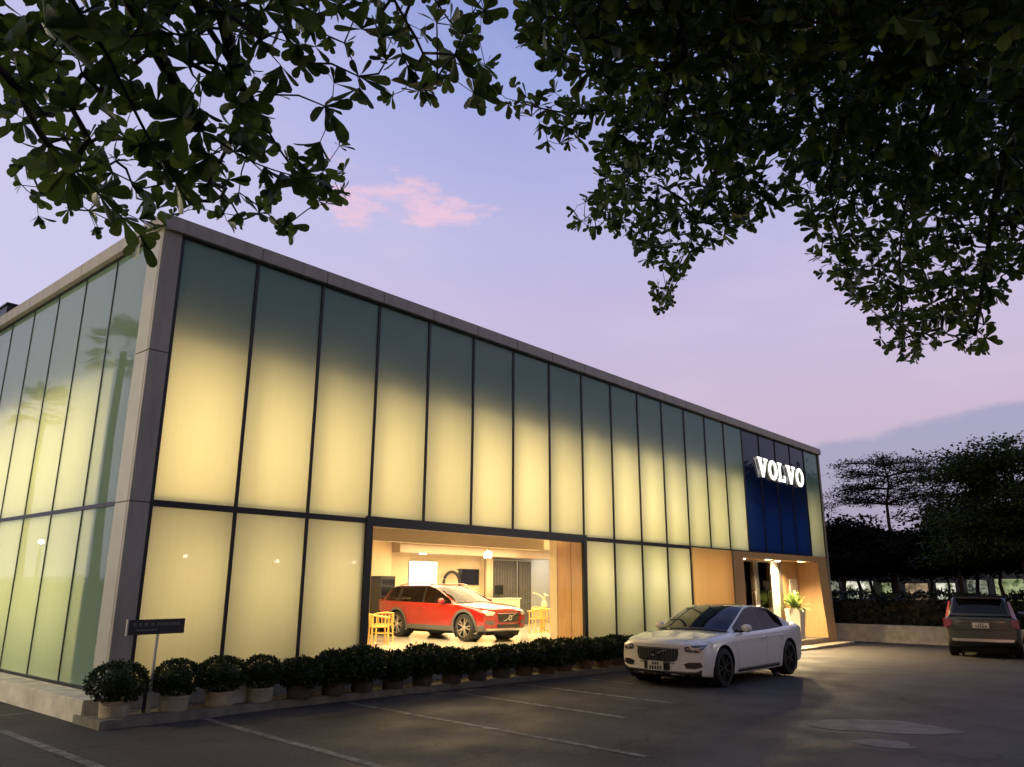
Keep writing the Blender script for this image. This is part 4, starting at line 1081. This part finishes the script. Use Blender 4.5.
MB().add([(-.12, -.1, 0), (.12, -.1, 0), (.12, .1, 0), (-.12, .1, 0), (-.12, -.1, .24), (.04, -.1, .30), (.04, .1, .30), (-.12, .1, .24), (.12, -.1, .22), (.12, .1, .22)],
         [(0, 3, 2, 1), (0, 1, 8, 5, 4), (3, 7, 6, 9, 2), (0, 4, 7, 3), (1, 2, 9, 8), (4, 5, 6, 7), (5, 8, 9, 6)]).build('block', M_conc, sb2, bevel=.01)

sg = empty('sign_post', (.30, -.55, gz(.4)+.10), R(6), 'dark rectangular sign board on a slim pale post between the first two potted shrubs', 'sign')
MB().tube([(0, 0, 0), (.0, 0, .55), (.01, 0, 1.12)], .018, 10).build('post', M_post, sg)
MB().box(-.055, -.02, .03, .06, 0, .42).build('stake', M_black, sg)
bd = MB().box(-.42, .36, -.035, -.015, .94, 1.125).build('board', M_sign, sg, bevel=.004)
MB().box(-.435, -.418, -.04, -.012, .935, 1.13).build('end_cap', M_post, bd)
tx = MB()
r_ = random.Random(5)
x = -.36
while x < .28:
    w = r_.uniform(.03, .055); tx.box(x, x+w, -.0375, -.0345, 1.045, 1.085); x += w+r_.choice((.012, .012, .035))
tx.box(-.30, -.02, -.0375, -.0345, .985, 1.005)
tx.build('lettering', M_signtx, bd)

# tall planter with spiky plant by the door
tp = empty('tall_planter', (22.75, .02, -.02), 0, 'tall white tapered planter holding a spiky green plant beside the entrance door', 'planter')
MB().add([(-.20, -.20, 0), (.20, -.20, 0), (.20, .20, 0), (-.20, .20, 0), (-.27, -.27, 1.0), (.27, -.27, 1.0), (.27, .27, 1.0), (-.27, .27, 1.0)], [(0, 3, 2, 1), (4, 5, 6, 7), (0, 1, 5, 4), (1, 2, 6, 5), (2, 3, 7, 6), (3, 0, 4, 7)]).build('pot', M_white, tp, bevel=.015)
V, F = [], []; r_ = random.Random(11)
for k in range(80):
    a = r_.uniform(0, 6.28); e = r_.uniform(.15, 1.35); L_ = r_.uniform(.60, 1.05)
    d = Vector((math.cos(a)*math.cos(e), math.sin(a)*math.cos(e), math.sin(e))); s = d.cross(Vector((0, 0, 1))).normalized()
    p0 = Vector((0, 0, 1.0)); b = len(V)
    for t_, w in ((0, .014), (.35, .038), (.7, .030), (1, .002)):
        p = p0 + d*L_*t_ - Vector((0, 0, .34*L_*t_*t_)); V += [tuple(p-s*w), tuple(p+s*w)]
    for q in range(3): F.append((b+2*q, b+2*q+1, b+2*q+3, b+2*q+2))
me = bpy.data.meshes.new('spiky_foliage'); me.from_pydata(V, [], F); me.update()
link('spiky_foliage', me, leafmat('spiky_leaf', (.05, .10, .02), (.14, .20, .05), .3), tp)

# ------------------------------------------------------------------ retaining wall, hedge
rw = MB()
rw.box(28.4, 28.75, -26, 2.2, gz(30)-.1, gz(30)+.66)
tag(rw.build('retaining_wall', M_conc, bevel=.02), 'low pale concrete retaining wall along the far side of the car park', 'wall')
def hedge(name, x0, x1, y0, y1, z0, z1, n, label):
    r2 = random.Random(21); V, F = [], []
    for _ in range(n):
        f = r2.random()
        if f < .50: p = Vector((x0, r2.uniform(y0, y1), r2.uniform(z0, z1)))
        else: p = Vector((r2.uniform(x0, x1), r2.uniform(y0, y1), z1))
        p += Vector((r2.gauss(0, .07), 0, r2.gauss(0, .06) + .07*math.sin(p.y*1.7)+.05*math.sin(p.y*4.1)))
        d = Vector((r2.gauss(-.4, .6), r2.gauss(0, .7), r2.gauss(.3, .6))).normalized(); L_ = r2.uniform(.10, .18)
        s = d.cross(Vector((r2.gauss(0, 1), r2.gauss(0, 1), r2.gauss(0, 1)))).normalized()*L_*.3
        b = len(V); V += [tuple(p), tuple(p+d*L_*.5+s), tuple(p+d*L_), tuple(p+d*L_*.5-s)]; F.append((b, b+1, b+2, b+3))
    b = len(V); m = .16
    for (x, y, z) in [(x0+m, y0, z0), (x1, y0, z0), (x1, y1, z0), (x0+m, y1, z0), (x0+m, y0, z1-m), (x1, y0, z1-m), (x1, y1, z1-m), (x0+m, y1, z1-m)]: V.append((x, y, z))
    F += [tuple(b+i for i in f) for f in ((0, 3, 2, 1), (4, 5, 6, 7), (0, 1, 5, 4), (1, 2, 6, 5), (2, 3, 7, 6), (3, 0, 4, 7))]
    me = bpy.data.meshes.new(name); me.from_pydata(V, [], F); me.update()
    return tag(link(name, me, M_hedge), label, 'hedge')
hedge('hedge', -13.5, -12.0, 12, 70, 0, 1.9, 4000, 'dark hedge added beyond the railing to hide the horizon mirrored in the end facade')  # unseen hedge put in to cover the reflected horizon line
hedge('hedge', 28.8, 31.5, -26, 3.0, gz(30)-.1, gz(30)+1.75, 17000, 'dense dark clipped hedge behind the low retaining wall')

# ------------------------------------------------------------------ trees beyond the wall
def tight(r2, s_):
    return max(-1.55*s_, min(1.55*s_, r2.gauss(0, s_)))
def tiered_tree(seed, h, z0, spread, ntier, nbr, per, leaf, flat, top=.35):
    """trunk mesh and crown mesh of a tree with spreading, layered boughs."""
    r2 = random.Random(seed); T = MB(); V, F = [], []
    lean = Vector((r2.uniform(-.03, .03), r2.uniform(-.03, .03), 1))
    tp_ = [lean*(h*.97*k/8) + Vector((r2.gauss(0, .05)*k/4, r2.gauss(0, .05)*k/4, 0)) for k in range(9)]
    T.tube(tp_, [.17*(1-.10*k) * (h/8)**.5 for k in range(9)], 10)
    for ti in range(ntier):
        f = ti/max(1, ntier-1); zc = z0 + (h*.96-z0)*f**.85
        sp = spread*((1-f)*1.0 + f*top) * r2.uniform(.85, 1.1)
        if f < .12: sp *= .9
        nb = max(4, int(nbr*(1-.45*f)))
        a0 = r2.uniform(0, 6.28)
        for b_ in range(nb):
            a = a0 + 2*PI*b_/nb + r2.gauss(0, .22); L_ = sp*r2.uniform(.65, 1.12); rise = r2.uniform(.05, .32)
            k = min(8, max(0, zc/(h*.97)*8)); o_ = tp_[int(k)] if int(k) >= 8 else tp_[int(k)].lerp(tp_[int(k)+1], k-int(k))
            pts = [o_ + Vector((math.cos(a+.15*math.sin(3*q))*L_*q, math.sin(a+.15*math.sin(3*q))*L_*q, rise*L_*(q**.8) - .10*L_*q*q)) for q in (0, .25, .5, .75, 1.0)]
            T.tube(pts, [.055*(h/8), .042, .030, .02, .01], 5)
            ncl = max(3, int(L_*2.3))
            for c in range(ncl):
                q = .28+.76*(c+r2.random())/ncl; i = min(3, int(q*4)); p = pts[i].lerp(pts[i+1], min(1.15, q*4-i))
                wv = (.22+.30*q)*L_*.45
                side = Vector((-math.sin(a), math.cos(a), 0))*r2.gauss(0, wv*.75)
                cc = p + side + Vector((0, 0, r2.gauss(.05, .10)))
                T.tube([p, cc], [.014, .006], 4, False)
                cs = r2.uniform(.30, .52)*(spread/4)**.5
                for _ in range(per):
                    lp_ = cc + Vector((tight(r2, cs), tight(r2, cs), tight(r2, cs*flat)))
                    d = Vector((r2.gauss(0, 1), r2.gauss(0, 1), r2.gauss(0, .45))).normalized(); l = leaf*r2.uniform(.6, 1.3)
                    s = d.cross(Vector((r2.gauss(0, .5), r2.gauss(0, .5), 1))).normalized()*l*.32
                    b = len(V); V += [tuple(lp_), tuple(lp_+d*l*.6+s), tuple(lp_+d*l), tuple(lp_+d*l*.6-s)]; F.append((b, b+1, b+2, b+3))
    tm = bpy.data.meshes.new('trunk'); tm.from_pydata(T.v, [], T.f); tm.update(); tm.materials.append(M_bark)
    cm_ = bpy.data.meshes.new('crown'); cm_.from_pydata(V, [], F); cm_.update()
    return tm, cm_
def plant_tree(meshes, x, y, rz, s, label, m, group=None, z=None, name='tree'):
    t = empty(name, (x, y, gz(x) if z is None else z), rz, label, 'tree', group)
    link('trunk', meshes[0], None, t)
    cme = meshes[1]
    if not cme.materials: cme.materials.append(m)
    link('crown', cme, None, t)
    t.scale = (s, s, s)
    return t
Z3 = gz(40)
A = tiered_tree(101, 7.5, 3.3, 4.6, 8, 11, 150, .15, .38, .65)     # big layered tree, right edge
B = tiered_tree(107, 9.0, 6.5, 4.2, 4, 8, 110, .12, .24, .62)      # airy umbrella crown
D = [tiered_tree(110+k, 5.0, 3.05, 3.4, 6, 9, 56, .22, .50, .5) for k in range(3)]
plant_tree(A, 33.2, -5.4, 0.4, 1.0, 'large layered tree with lit green painted into its leaves rising behind the grey sport utility vehicle', M_far2)
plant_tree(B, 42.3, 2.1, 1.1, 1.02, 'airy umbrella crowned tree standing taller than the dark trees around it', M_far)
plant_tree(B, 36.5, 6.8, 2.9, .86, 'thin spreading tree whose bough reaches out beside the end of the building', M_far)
FT = [(38.5, 6.5), (40.0, 1.4), (38.8, -1.8), (41.5, -4.6), (44.0, 9.5), (45.5, 5.0), (46.5, -1.0), (45.0, -8.0), (40.5, -9.8), (37.5, 10.5), (50.5, 7.5), (51.5, 1.5), (51.0, -5.0), (50.0, -11.5), (43.0, -14.5), (37.8, -13.6), (52.0, 13.5), (44.5, 14.5), (39.6, 4.0), (41.8, 0.2), (40.6, -3.2), (39.2, 8.6), (42.6, 7.2), (43.2, 3.6), (42.4, -6.6), (39.4, -7.4)]
wheres = ['just past the corner of the building', 'below the airy umbrella crown', 'left of the big layered tree', 'directly behind the big layered tree']
front_row = sorted([p for p in FT if p[0] < 43.5], key=lambda p: -math.atan2(p[1]-CAM.y, p[0]-CAM.x))
back_row = sorted([p for p in FT if p[0] >= 43.5], key=lambda p: -math.atan2(p[1]-CAM.y, p[0]-CAM.x))
for i, (x, y) in enumerate(FT):
    row, nm = (front_row, 'front row') if (x, y) in front_row else (back_row, 'back row')
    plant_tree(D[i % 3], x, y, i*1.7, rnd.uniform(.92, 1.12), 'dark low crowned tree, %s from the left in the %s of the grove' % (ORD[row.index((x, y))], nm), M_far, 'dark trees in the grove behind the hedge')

# lit street beyond the grove
def far_building(x, y, w, h, mw, label, glow, nwin):
    b = empty('far_building', (x, y, Z3), 0, label, 'building')
    MB().box(0, 5, -w/2, w/2, -.1, h).build('wall', mw, b)
    MB().box(-.5, 5.2, -w/2-.2, w/2+.2, h+.003, h+.3).build('roof', M_dark, b)
    for k in range(nwin):
        y0 = -w/2+w*(k+rnd.uniform(.04, .2))/nwin; y1 = -w/2+w*(k+rnd.uniform(.75, .97))/nwin; zt_ = rnd.uniform(2.5, 3.1); zb_ = rnd.uniform(.3, .9)
        fr = MB().box(-.06, -.004, y0-.08, y1+.08, zb_-.1, zt_+.1).build('window_frame', M_dark, b)
        MB().box(-.09, -.064, y0, y1, zb_, zt_).build('glow_pane', glow[k % len(glow)], fr)  # blotchy glow stands in for the bright lit street behind the trunks
    return b
def blotchy(name, c1, c2, st, scale):
    m = bpy.data.materials.new(name); m.use_nodes = True; t = m.node_tree; t.nodes.clear(); N = t.nodes.new; L = t.links.new
    tx = N('ShaderNodeTexCoord'); mp = N('ShaderNodeMapping'); L(tx.outputs['Object'], mp.inputs[0]); mp.inputs['Scale'].default_value = (1, 1, 1.3)
    n = N('ShaderNodeTexNoise'); L(mp.outputs[0], n.inputs[0]); n.inputs['Scale'].default_value = scale; n.inputs['Detail'].default_value = 6; n.inputs['Roughness'].default_value = .7
    r_ = N('ShaderNodeMapRange'); L(n.outputs[0], r_.inputs[0]); r_.inputs[1].default_value = .38; r_.inputs[2].default_value = .62
    mx = N('ShaderNodeMix'); mx.data_type = 'RGBA'; L(r_.outputs[0], mx.inputs[0]); mx.inputs[6].default_value = tuple(c1)+(1,); mx.inputs[7].default_value = tuple(c2)+(1,)
    e = N('ShaderNodeEmission'); L(mx.outputs[2], e.inputs[0]); e.inputs[1].default_value = st
    o = N('ShaderNodeOutputMaterial'); L(e.outputs[0], o.inputs[0]); MATS[name] = m; return m
GL_ = [blotchy('street_glow_white', (.12, .14, .07), (1.0, .98, .82), .95, 1.1), blotchy('street_glow_green', (.05, .08, .03), (.52, .58, .30), .75, 1.5), blotchy('street_glow_amber', (.10, .08, .05), (.72, .50, .30), .6, 1.2), blotchy('street_glow_dim', (.03, .04, .03), (.46, .48, .36), .7, 1.4)]
GL = GL_
MFW = mat('pale_far_wall', (.10, .10, .09), .8, noise=.15, scale=1)
far_building(72, 22, 20, 4.6, MFW, 'pale low building with added glowing panes seen beyond the grove next to the showroom corner', [GL[0], GL[3], GL[1]], 7)
far_building(74, 3, 20, 4.2, MFW, 'low building with added glowing panes seen through the trunks below the umbrella crowned tree', [GL[3], GL[0], GL[2], GL[1]], 8)
far_building(73, -17, 20, 4.4, MFW, 'low building with added greenish glowing panes seen through trunks behind the grey sport utility vehicle', [GL[1], GL[2], GL[3], GL[1]], 7)
# cars parked under the grove
P_dark = mat('dark_car_paint', (.03, .032, .035), .3, coat=.6)
P_pale = mat('silver_car_paint', (.22, .22, .22), .3, .4, coat=.6)
def far_car_meshes():
    prof = [(-2.2, .3), (-2.25, .75), (-2.1, .95), (-1.75, 1.0), (-1.35, 1.42), (-.3, 1.5), (.45, 1.42), (1.1, .98), (1.9, .86), (2.2, .68), (2.25, .3)]
    b = MB(); rows = []
    for w, f_ in ((.60, 1.0), (.80, .97), (.88, .90)):
        rows.append([(x, w, .3+(z-.3)*f_ if z > 1.05 else z) for x, z in prof])
    n = len(prof); vs = []
    ys_ = [(-.62, 1.0), (-.82, .80), (-.88, .62), (.88, .62), (.82, .80), (.62, 1.0)]
    order = [(-.86, 0), (-.88, .55), (-.66, 1.0), (.66, 1.0), (.88, .55), (.86, 0)]
    for yy, k in order:
        for x, z in prof: vs.append((x, yy, .28 + (z-.28)*k))
    fs = [(i*n+j, i*n+j+1, (i+1)*n+j+1, (i+1)*n+j) for i in range(5) for j in range(n-1)] + [tuple(range(5*n+n-1, 5*n-1, -1)), tuple(range(n))]
    b.add(vs, fs)
    wq = MB()
    for ax in (-1.4, 1.4):
        for s in (-1, 1): wq.lathe([(0, -.1), (.32, -.1), (.33, 0), (.32, .1), (0, .1)], 16, (ax, s*.80, .33), axis='y')
    return b, wq
b_, w_ = far_car_meshes()
FC = [(47.5, 10.0, 1.5, 0, 'dark parked car under the grove closest to the showroom corner'), (48, 5.6, 1.6, 1, 'silver parked car under the grove below the airy tree'), (48.2, 1.2, 1.5, 0, 'dark parked car under the grove left of the grey sport utility vehicle'), (47.6, -3.4, 1.6, 0, 'dark parked car glimpsed just over the roof of the grey sport utility vehicle'), (48.0, -8.5, 1.55, 1, 'silver parked car under the grove near the right edge of the view')]
fc0 = None
for x, y, a, pa, lab in FC:
    t = empty('parked_car', (x, y, gz(x)), a, lab, 'car', 'cars parked under the grove')
    o = b_.build('body', P_pale if pa else P_dark, t, smooth=False, bevel=.05)
    w_.build('wheels', M_tyre, t)
# second vehicle at the frame's right edge
P_blk = mat('black_paint', (.012, .012, .013), .2, coat=1)
dk = empty('dark_parked_car', (27.3, -8.0, gz(27)), R(4), 'black car half hidden at the right edge beside the grey sport utility vehicle', 'car')
o = b_.build('body', P_blk, dk, bevel=.06); o.scale = (1, 1, 1.02); w_.build('wheels', M_tyre, dk)

# ------------------------------------------------------------------ left side: palms, railing, lamp (seen reflected in the end facade)
def palm(x, y, h, seed, label):
    r2 = random.Random(seed)
    t = empty('palm_tree', (x, y, .1), 0, label, 'palm tree', 'palms facing the end facade')
    T = MB(); T.tube([(0, 0, 0), (.1, .05, h*.35), (.12, .1, h*.7), (.05, .1, h)], [.22, .17, .14, .13], 12)
    T.build('trunk', M_bark, t)
    V, F = [], []
    for k in range(34):
        a = r2.uniform(0, 6.28); e = r2.uniform(-.5, 1.3); L_ = r2.uniform(.8, 1.15)
        d = Vector((math.cos(a)*math.cos(e), math.sin(a)*math.cos(e), math.sin(e))); s = d.cross(Vector((0, 0, 1))).normalized(); n = s.cross(d)
        p = Vector((.05, .1, h)) + d*L_
        for q in range(-9, 10):               # one fan of stiff leaflets
            w = q*.16; dd = (d*math.cos(w)+s*math.sin(w)).normalized(); l = .75*(1-.03*abs(q))
            sw = dd.cross(n).normalized()*.022; b = len(V)
            V += [tuple(p), tuple(p+dd*l*.6+sw), tuple(p+dd*l - Vector((0, 0, .12))), tuple(p+dd*l*.6-sw)]; F.append((b, b+1, b+2, b+3))
        b = len(V); V += [(.05, .1, h), tuple(p-s*.015), tuple(p+s*.015)]; F.append((b, b+1, b+2))
    me = bpy.data.meshes.new('crown'); me.from_pydata(V, [], F); me.update(); link('crown', me, M_palm, t)
palm(-8.4, 30.5, 9.6, 31, 'tall fan palm mirrored over the third to fifth panes of the end facade')
palm(-8.2, 21.6, 10.9, 32, 'fan palm mirrored faintly beside the corner column in the end facade')
rl = empty('railing', (-8.3, 18.5, gz(-9)), 0, 'white metal railing running along the lane beside the end facade', 'railing')
rr = MB()
for k in range(70): rr.box(-.015, .015, k*.16-.012, k*.16+.012, .12, 1.05)
rr.build('bars', M_post, rl); MB().box(-.03, .03, -.05, 11.2, 1.052, 1.11).box(-.03, .03, -.05, 11.2, .07, .118).build('rail', M_post, rl)
for k in range(5): MB().box(-.04, .04, k*2.36-.04, k*2.36+.04, -.02, 1.2).build('post', M_post, rl)
def street_lamp(x, y, h, label, s=1.0):
    l = empty('street_lamp', (x, y, gz(x)), 0, label, 'street lamp', 'street lamps around the car park')
    MB().tube([(0, 0, 0), (0, 0, h*.5), (0, 0, h)], [.09, .07, .05], 10).build('post', M_post, l)
    MB().lathe([(0, h+.02), (.10*s, h+.05), (.20*s, h+.16*s), (.22*s, h+.28*s), (.16*s, h+.40*s), (0, h+.46*s)], 18).build('globe', M_lampw, l, smooth=True)
street_lamp(-8.0, 27.3, 3.2, 'globe street lamp mirrored as a bright spot low in the end facade', .5)
for x, y, h, pw, nm in ((-7.2, 3.2, 4.3, 1700, 'globe street lamp lighting the concrete plinth and the pale side of the corner column'), (30.5, -21.5, 4.0, 1300, 'globe street lamp lighting the car park beside the grey sport utility vehicle')):
    street_lamp(x, y, h, nm, .55 if x < 0 else .30)
    d = bpy.data.lights.new('street_lamp_light', 'POINT'); d.energy = pw; d.color = (1, .86, .56); d.shadow_soft_size = .25
    o = bpy.data.objects.new('street_lamp_light', d); col.objects.link(o); o.location = (x, y, h-.15+gz(x))
for x, y, nm in ((35.1, -68.0, 'mirrored in the lower pane behind the sign board'), (50.3, -75.0, 'mirrored in the middle of the second lower pane from the corner'), (48.2, -66.6, 'mirrored beside the third lower joint of the front'), (57.7, -69.5, 'mirrored in the lower pane left of the display window')):
    street_lamp(x, y, 4.75, 'globe lamp ' + nm, .62)

# ------------------------------------------------------------------ trees overhanging the camera side of the car park
def at(u, v, d):
    """the point d metres from the eye along the sight line of (u, v): used to lay out boughs in metres."""
    q = (_fw + _r2*((u-512)/777.21) - _u2*((v-383.5)/777.21)).normalized()
    return CAM + q*d
def inside(p, poly):
    x, y = p; c = False; n = len(poly)
    for i in range(n):
        x0, y0 = poly[i]; x1, y1 = poly[(i+1) % n]
        if (y0 > y) != (y1 > y) and x < (x1-x0)*(y-y0)/(y1-y0)+x0: c = not c
    return c
def overhang(name, regions, boughs, root_pts, seed, label, leaf_len):
    r2 = random.Random(seed)
    tree = empty(name, root_pts[0], 0, label, 'tree')
    base = Vector(root_pts[0])
    nodes = []; parent_ = []; isb = []
    for bough in boughs:                      # main boughs, sampled finely, chained to the trunk top
        pts = np.array([tuple(p) for p in bough]); Q, _ = catmull(pts, max(8, len(pts)*6))
        prev = -1
        for q in Q:
            nodes.append(Vector(q)); parent_.append(prev); isb.append(True); prev = len(nodes)-1
    nb = len(nodes)
    tips = []
    for poly, holes, spacing, dfun, n in regions:
        us_ = [p[0] for p in poly]; vs_ = [p[1] for p in poly]; got = []
        tries = 0
        while len(got) < n and tries < n*60:
            tries += 1
            u, v = r2.uniform(min(us_), max(us_)), r2.uniform(min(vs_), max(vs_))
            if not inside((u, v), poly) or any(inside((u, v), h) for h in holes): continue
            dd = dfun(u, v, r2)
            if any((u-a)**2+(v-b)**2 < spacing**2 and abs(dd-c) < .5 for a, b, c in got): continue
            got.append((u, v, dd)); tips.append(at(u, v, dd))
    # grow the twigs outward from the boughs: every tip joins the nearest point already grown
    P = np.array([tuple(p) for p in nodes] + [tuple(t) for t in tips]); N0 = nb; N = len(P)
    best = np.full(N, 1e9); src = np.full(N, -1)
    for i in range(nb):
        d = np.linalg.norm(P-P[i], axis=1); m_ = d < best; best[m_] = d[m_]; src[m_] = i
    done = np.zeros(N, bool); done[:nb] = True
    par = list(parent_) + [-1]*(N-nb)
    order = []
    for _ in range(N-nb):
        b = np.where(done, 1e9, best); i = int(np.argmin(b)); done[i] = True; par[i] = int(src[i]); order.append(i)
        d = np.linalg.norm(P-P[i], axis=1)*1.08; m_ = (d < best) & ~done; best[m_] = d[m_]; src[m_] = i
    wgt = np.ones(N); wgt[:nb] = 0.3
    for i in reversed(order): wgt[par[i]] += wgt[i]
    for i in range(nb-1, -1, -1):
        if par[i] >= 0: wgt[par[i]] += wgt[i]
    rad = lambda i: min(.030, .0016*wgt[i]**.40)
    T = MB()
    T.tube(root_pts, [.21-.15*k/(len(root_pts)-1) for k in range(len(root_pts))], 14)
    for bough in boughs:
        q0, q3 = Vector(root_pts[-1]), Vector(bough[0]); L0 = (q3-q0).length; sd_ = Vector((r2.gauss(0, .10), r2.gauss(0, .10), 0))*L0
        cv, _ = catmull([tuple(q0), tuple(q0.lerp(q3, .3) + sd_ + Vector((0, 0, .16*L0))), tuple(q0.lerp(q3, .68) - sd_*.7 + Vector((0, 0, .10*L0))), tuple(q3)], 12)
        T.tube([tuple(c_) for c_ in cv], [.055*(1-k/11)+.018*(k/11) for k in range(12)], 8)
    for i in range(N):
        if par[i] < 0: continue
        a, b = Vector(P[par[i]]), Vector(P[i]); L_ = (b-a).length
        if L_ < 1e-4: continue
        if i < nb: T.tube([a, b], [rad(par[i]), rad(i)], 6, False)
        else:
            md = (a+b)*.5 + Vector((r2.gauss(0, .08), r2.gauss(0, .08), r2.gauss(.02, .06)))*L_
            T.tube([a, md, b], [min(rad(par[i]), rad(i)*1.5), rad(i)*1.1, rad(i)*.8], 5, False)
    T.v = [(p[0]-base.x, p[1]-base.y, p[2]-base.z) for p in T.v]
    T.build('trunk', M_twig, tree, smooth=True)
    V, F = [], []
    ends = list(range(nb, N)) + [i for i in range(2, nb) if r2.random() < .35]
    for i in ends:
        c = Vector(P[i]) - base
        ax = (Vector(P[i])-Vector(P[par[i]])).normalized() if par[i] >= 0 else Vector((0, 0, 1))
        ax = (ax*.45 + Vector((r2.gauss(0, .3), r2.gauss(0, .3), r2.gauss(.15, .4)))).normalized()
        s1 = ax.cross(Vector((.3, .2, 1))).normalized(); s2 = ax.cross(s1)
        nl = r2.randint(6, 9); a0 = r2.uniform(0, 6.28); ls = leaf_len*r2.uniform(.6, 1.25)
        for k in range(nl):
            a = a0+2*PI*k/nl + r2.gauss(0, .2); op = r2.uniform(.25, .85)
            d = (s1*math.cos(a)+s2*math.sin(a))*math.sin(op*1.45) + ax*math.cos(op*1.45) + Vector((0, 0, -.22))
            rosette_leaf(V, F, c, d, ax, ls*r2.uniform(.5, 1.2), ls*r2.uniform(.36, .46), .18, r2.uniform(-.05, .25))
    me = bpy.data.meshes.new('crown'); me.from_pydata(V, [], F); me.update()
    for p in me.polygons: p.use_smooth = True
    link('crown', me, M_leaf, tree)
    return tree

U = lambda a, b: (lambda u, v, r2: r2.uniform(a, b))
polyL = [(-30, -30), (505, -30), (500, 22), (478, 38), (495, 68), (474, 112), (432, 100), (402, 98), (352, 92), (335, 125), (350, 165), (345, 208), (326, 228), (290, 232), (262, 244), (220, 228), (190, 216), (140, 246), (95, 236), (62, 214), (30, 218), (8, 190), (12, 165), (45, 150), (30, 120), (-5, 130), (-5, 70), (-30, 60)]
holeL = [[(205, 98), (232, 92), (228, 122), (208, 125)], [(238, 70), (262, 62), (268, 78), (246, 86)], [(128, 92), (150, 84), (152, 97), (134, 102)], [(0, 82), (26, 84), (20, 104), (0, 102)], [(180, 140), (196, 132), (196, 152), (184, 156)], [(300, 70), (330, 72), (338, 100), (312, 112)], [(255, 110), (285, 105), (290, 122), (262, 128)], [(340, 92), (400, 98), (398, 115), (340, 120)], [(66, 60), (98, 40), (104, 58), (74, 76)]]
def dL(u, v, r2):
    b = 2.15 + 1.25*max(0, (v-110)/120) + .7*max(0, (u-330)/170) + .5*max(0, (120-u)/120)*max(0, (v-60)/120)
    return b*r2.uniform(.92, 1.45)
bl = [[at(120, -150, 2.3), at(60, -40, 2.2), at(110, 60, 2.3), at(150, 140, 2.5), at(190, 205, 2.8)],
      [at(-60, 20, 2.0), at(10, 80, 2.1), at(45, 140, 2.3), at(95, 190, 2.5), at(140, 235, 2.7)],
      [at(230, -150, 2.5), at(190, -20, 2.4), at(235, 70, 2.5), at(280, 150, 2.7), at(320, 200, 3.0)],
      [at(430, -150, 3.2), at(420, -30, 3.1), at(400, 40, 3.2), at(420, 90, 3.3)],
      [at(240, 90, 2.5), at(160, 50, 2.5), at(60, 30, 2.4)], [at(200, 130, 2.6), at(260, 165, 2.6), at(330, 185, 2.7)]]
rl0 = [(-8.2, -12.4, gz(-8)), (-8.1, -12.3, 1.5), (-7.7, -12.0, 3.0), (-7.0, -11.6, 4.2), (-6.2, -11.0, 4.9)]
overhang('overhanging_tree', [(polyL, holeL, 15, dL, 240), ([(-260, -30), (560, -30), (640, -420), (-380, -420)], [], 34, U(2.2, 3.4), 190)], bl, rl0, 41, 'overhanging bough with large paddle shaped leaves at the upper left, over the building corner', .083)

polyR = [(545, -30), (1060, -30), (1060, 262), (1008, 272), (985, 318), (990, 345), (972, 350), (940, 338), (918, 358), (900, 362), (880, 342), (870, 312), (842, 292), (815, 272), (808, 228), (792, 202), (764, 212), (735, 238), (716, 240), (692, 258), (672, 300), (658, 312), (650, 300), (662, 270), (640, 255), (618, 226), (590, 230), (575, 222), (572, 212), (598, 190), (600, 160), (612, 120), (590, 75), (560, 65), (530, 42), (528, 12)]
holeR = [[(742, 160), (768, 140), (782, 158), (760, 172)], [(690, 160), (708, 154), (712, 176), (694, 184)], [(915, 96), (945, 100), (940, 118), (920, 116)], [(850, 60), (866, 66), (858, 84), (848, 74)], [(770, 200), (800, 204), (796, 222), (772, 220)], [(612, 30), (625, 24), (626, 64), (614, 58)]]
sprig = [(492, 92), (520, 84), (552, 92), (590, 100), (598, 122), (578, 138), (560, 152), (548, 146), (545, 128), (520, 112), (498, 106)]
def dR(u, v, r2):
    b = 2.9 + 2.3*max(0, min(1, (v-30)/280)) + .2*max(0, (u-800)/200)
    return b*r2.uniform(.95, 1.28)
br = [[at(900, -190, 3.0), at(800, -60, 3.1), at(720, 40, 3.3), at(660, 120, 3.8), at(620, 190, 4.4), at(585, 222, 4.9)],
      [at(800, -60, 3.1), at(760, 60, 3.6), at(720, 160, 4.3), at(690, 240, 5.0), at(662, 306, 5.5)],
      [at(1020, -150, 3.1), at(960, 20, 3.4), at(920, 140, 4.2), at(900, 250, 5.0), at(905, 350, 5.6)],
      [at(1100, -60, 3.3), at(1040, 60, 3.6), at(1000, 180, 4.5), at(985, 270, 5.2), at(975, 335, 5.6)],
      [at(960, 20, 3.4), at(860, 90, 3.9), at(830, 180, 4.6), at(850, 280, 5.2)],
      [at(720, 40, 3.3), at(650, 40, 3.4), at(590, 40, 3.4), at(545, 20, 3.3)],
      [at(660, 120, 3.8), at(610, 110, 4.0), at(560, 112, 4.1), at(505, 98, 4.2)]]
rr0 = [(-1.6, -14.8, gz(-1)), (-1.7, -14.7, 1.6), (-1.9, -14.3, 3.2), (-2.2, -13.4, 4.7), (-2.4, -12.4, 5.6)]
overhang('overhanging_tree', [(polyR, holeR, 6.5, dR, 1950), (sprig, [], 9, U(4.0, 4.4), 26), ([(640, -30), (1060, -30), (1060, 225), (850, 190), (760, 150), (690, 90)], [], 9, U(4.6, 6.2), 520), ([(480, -30), (1060, -30), (1060, 260), (1190, 250), (1330, -120), (1150, -480), (430, -480)], [], 26, U(2.9, 4.6), 520)], br, rr0, 42, 'dense dark overhanging crown filling the upper right above the entrance', .078)
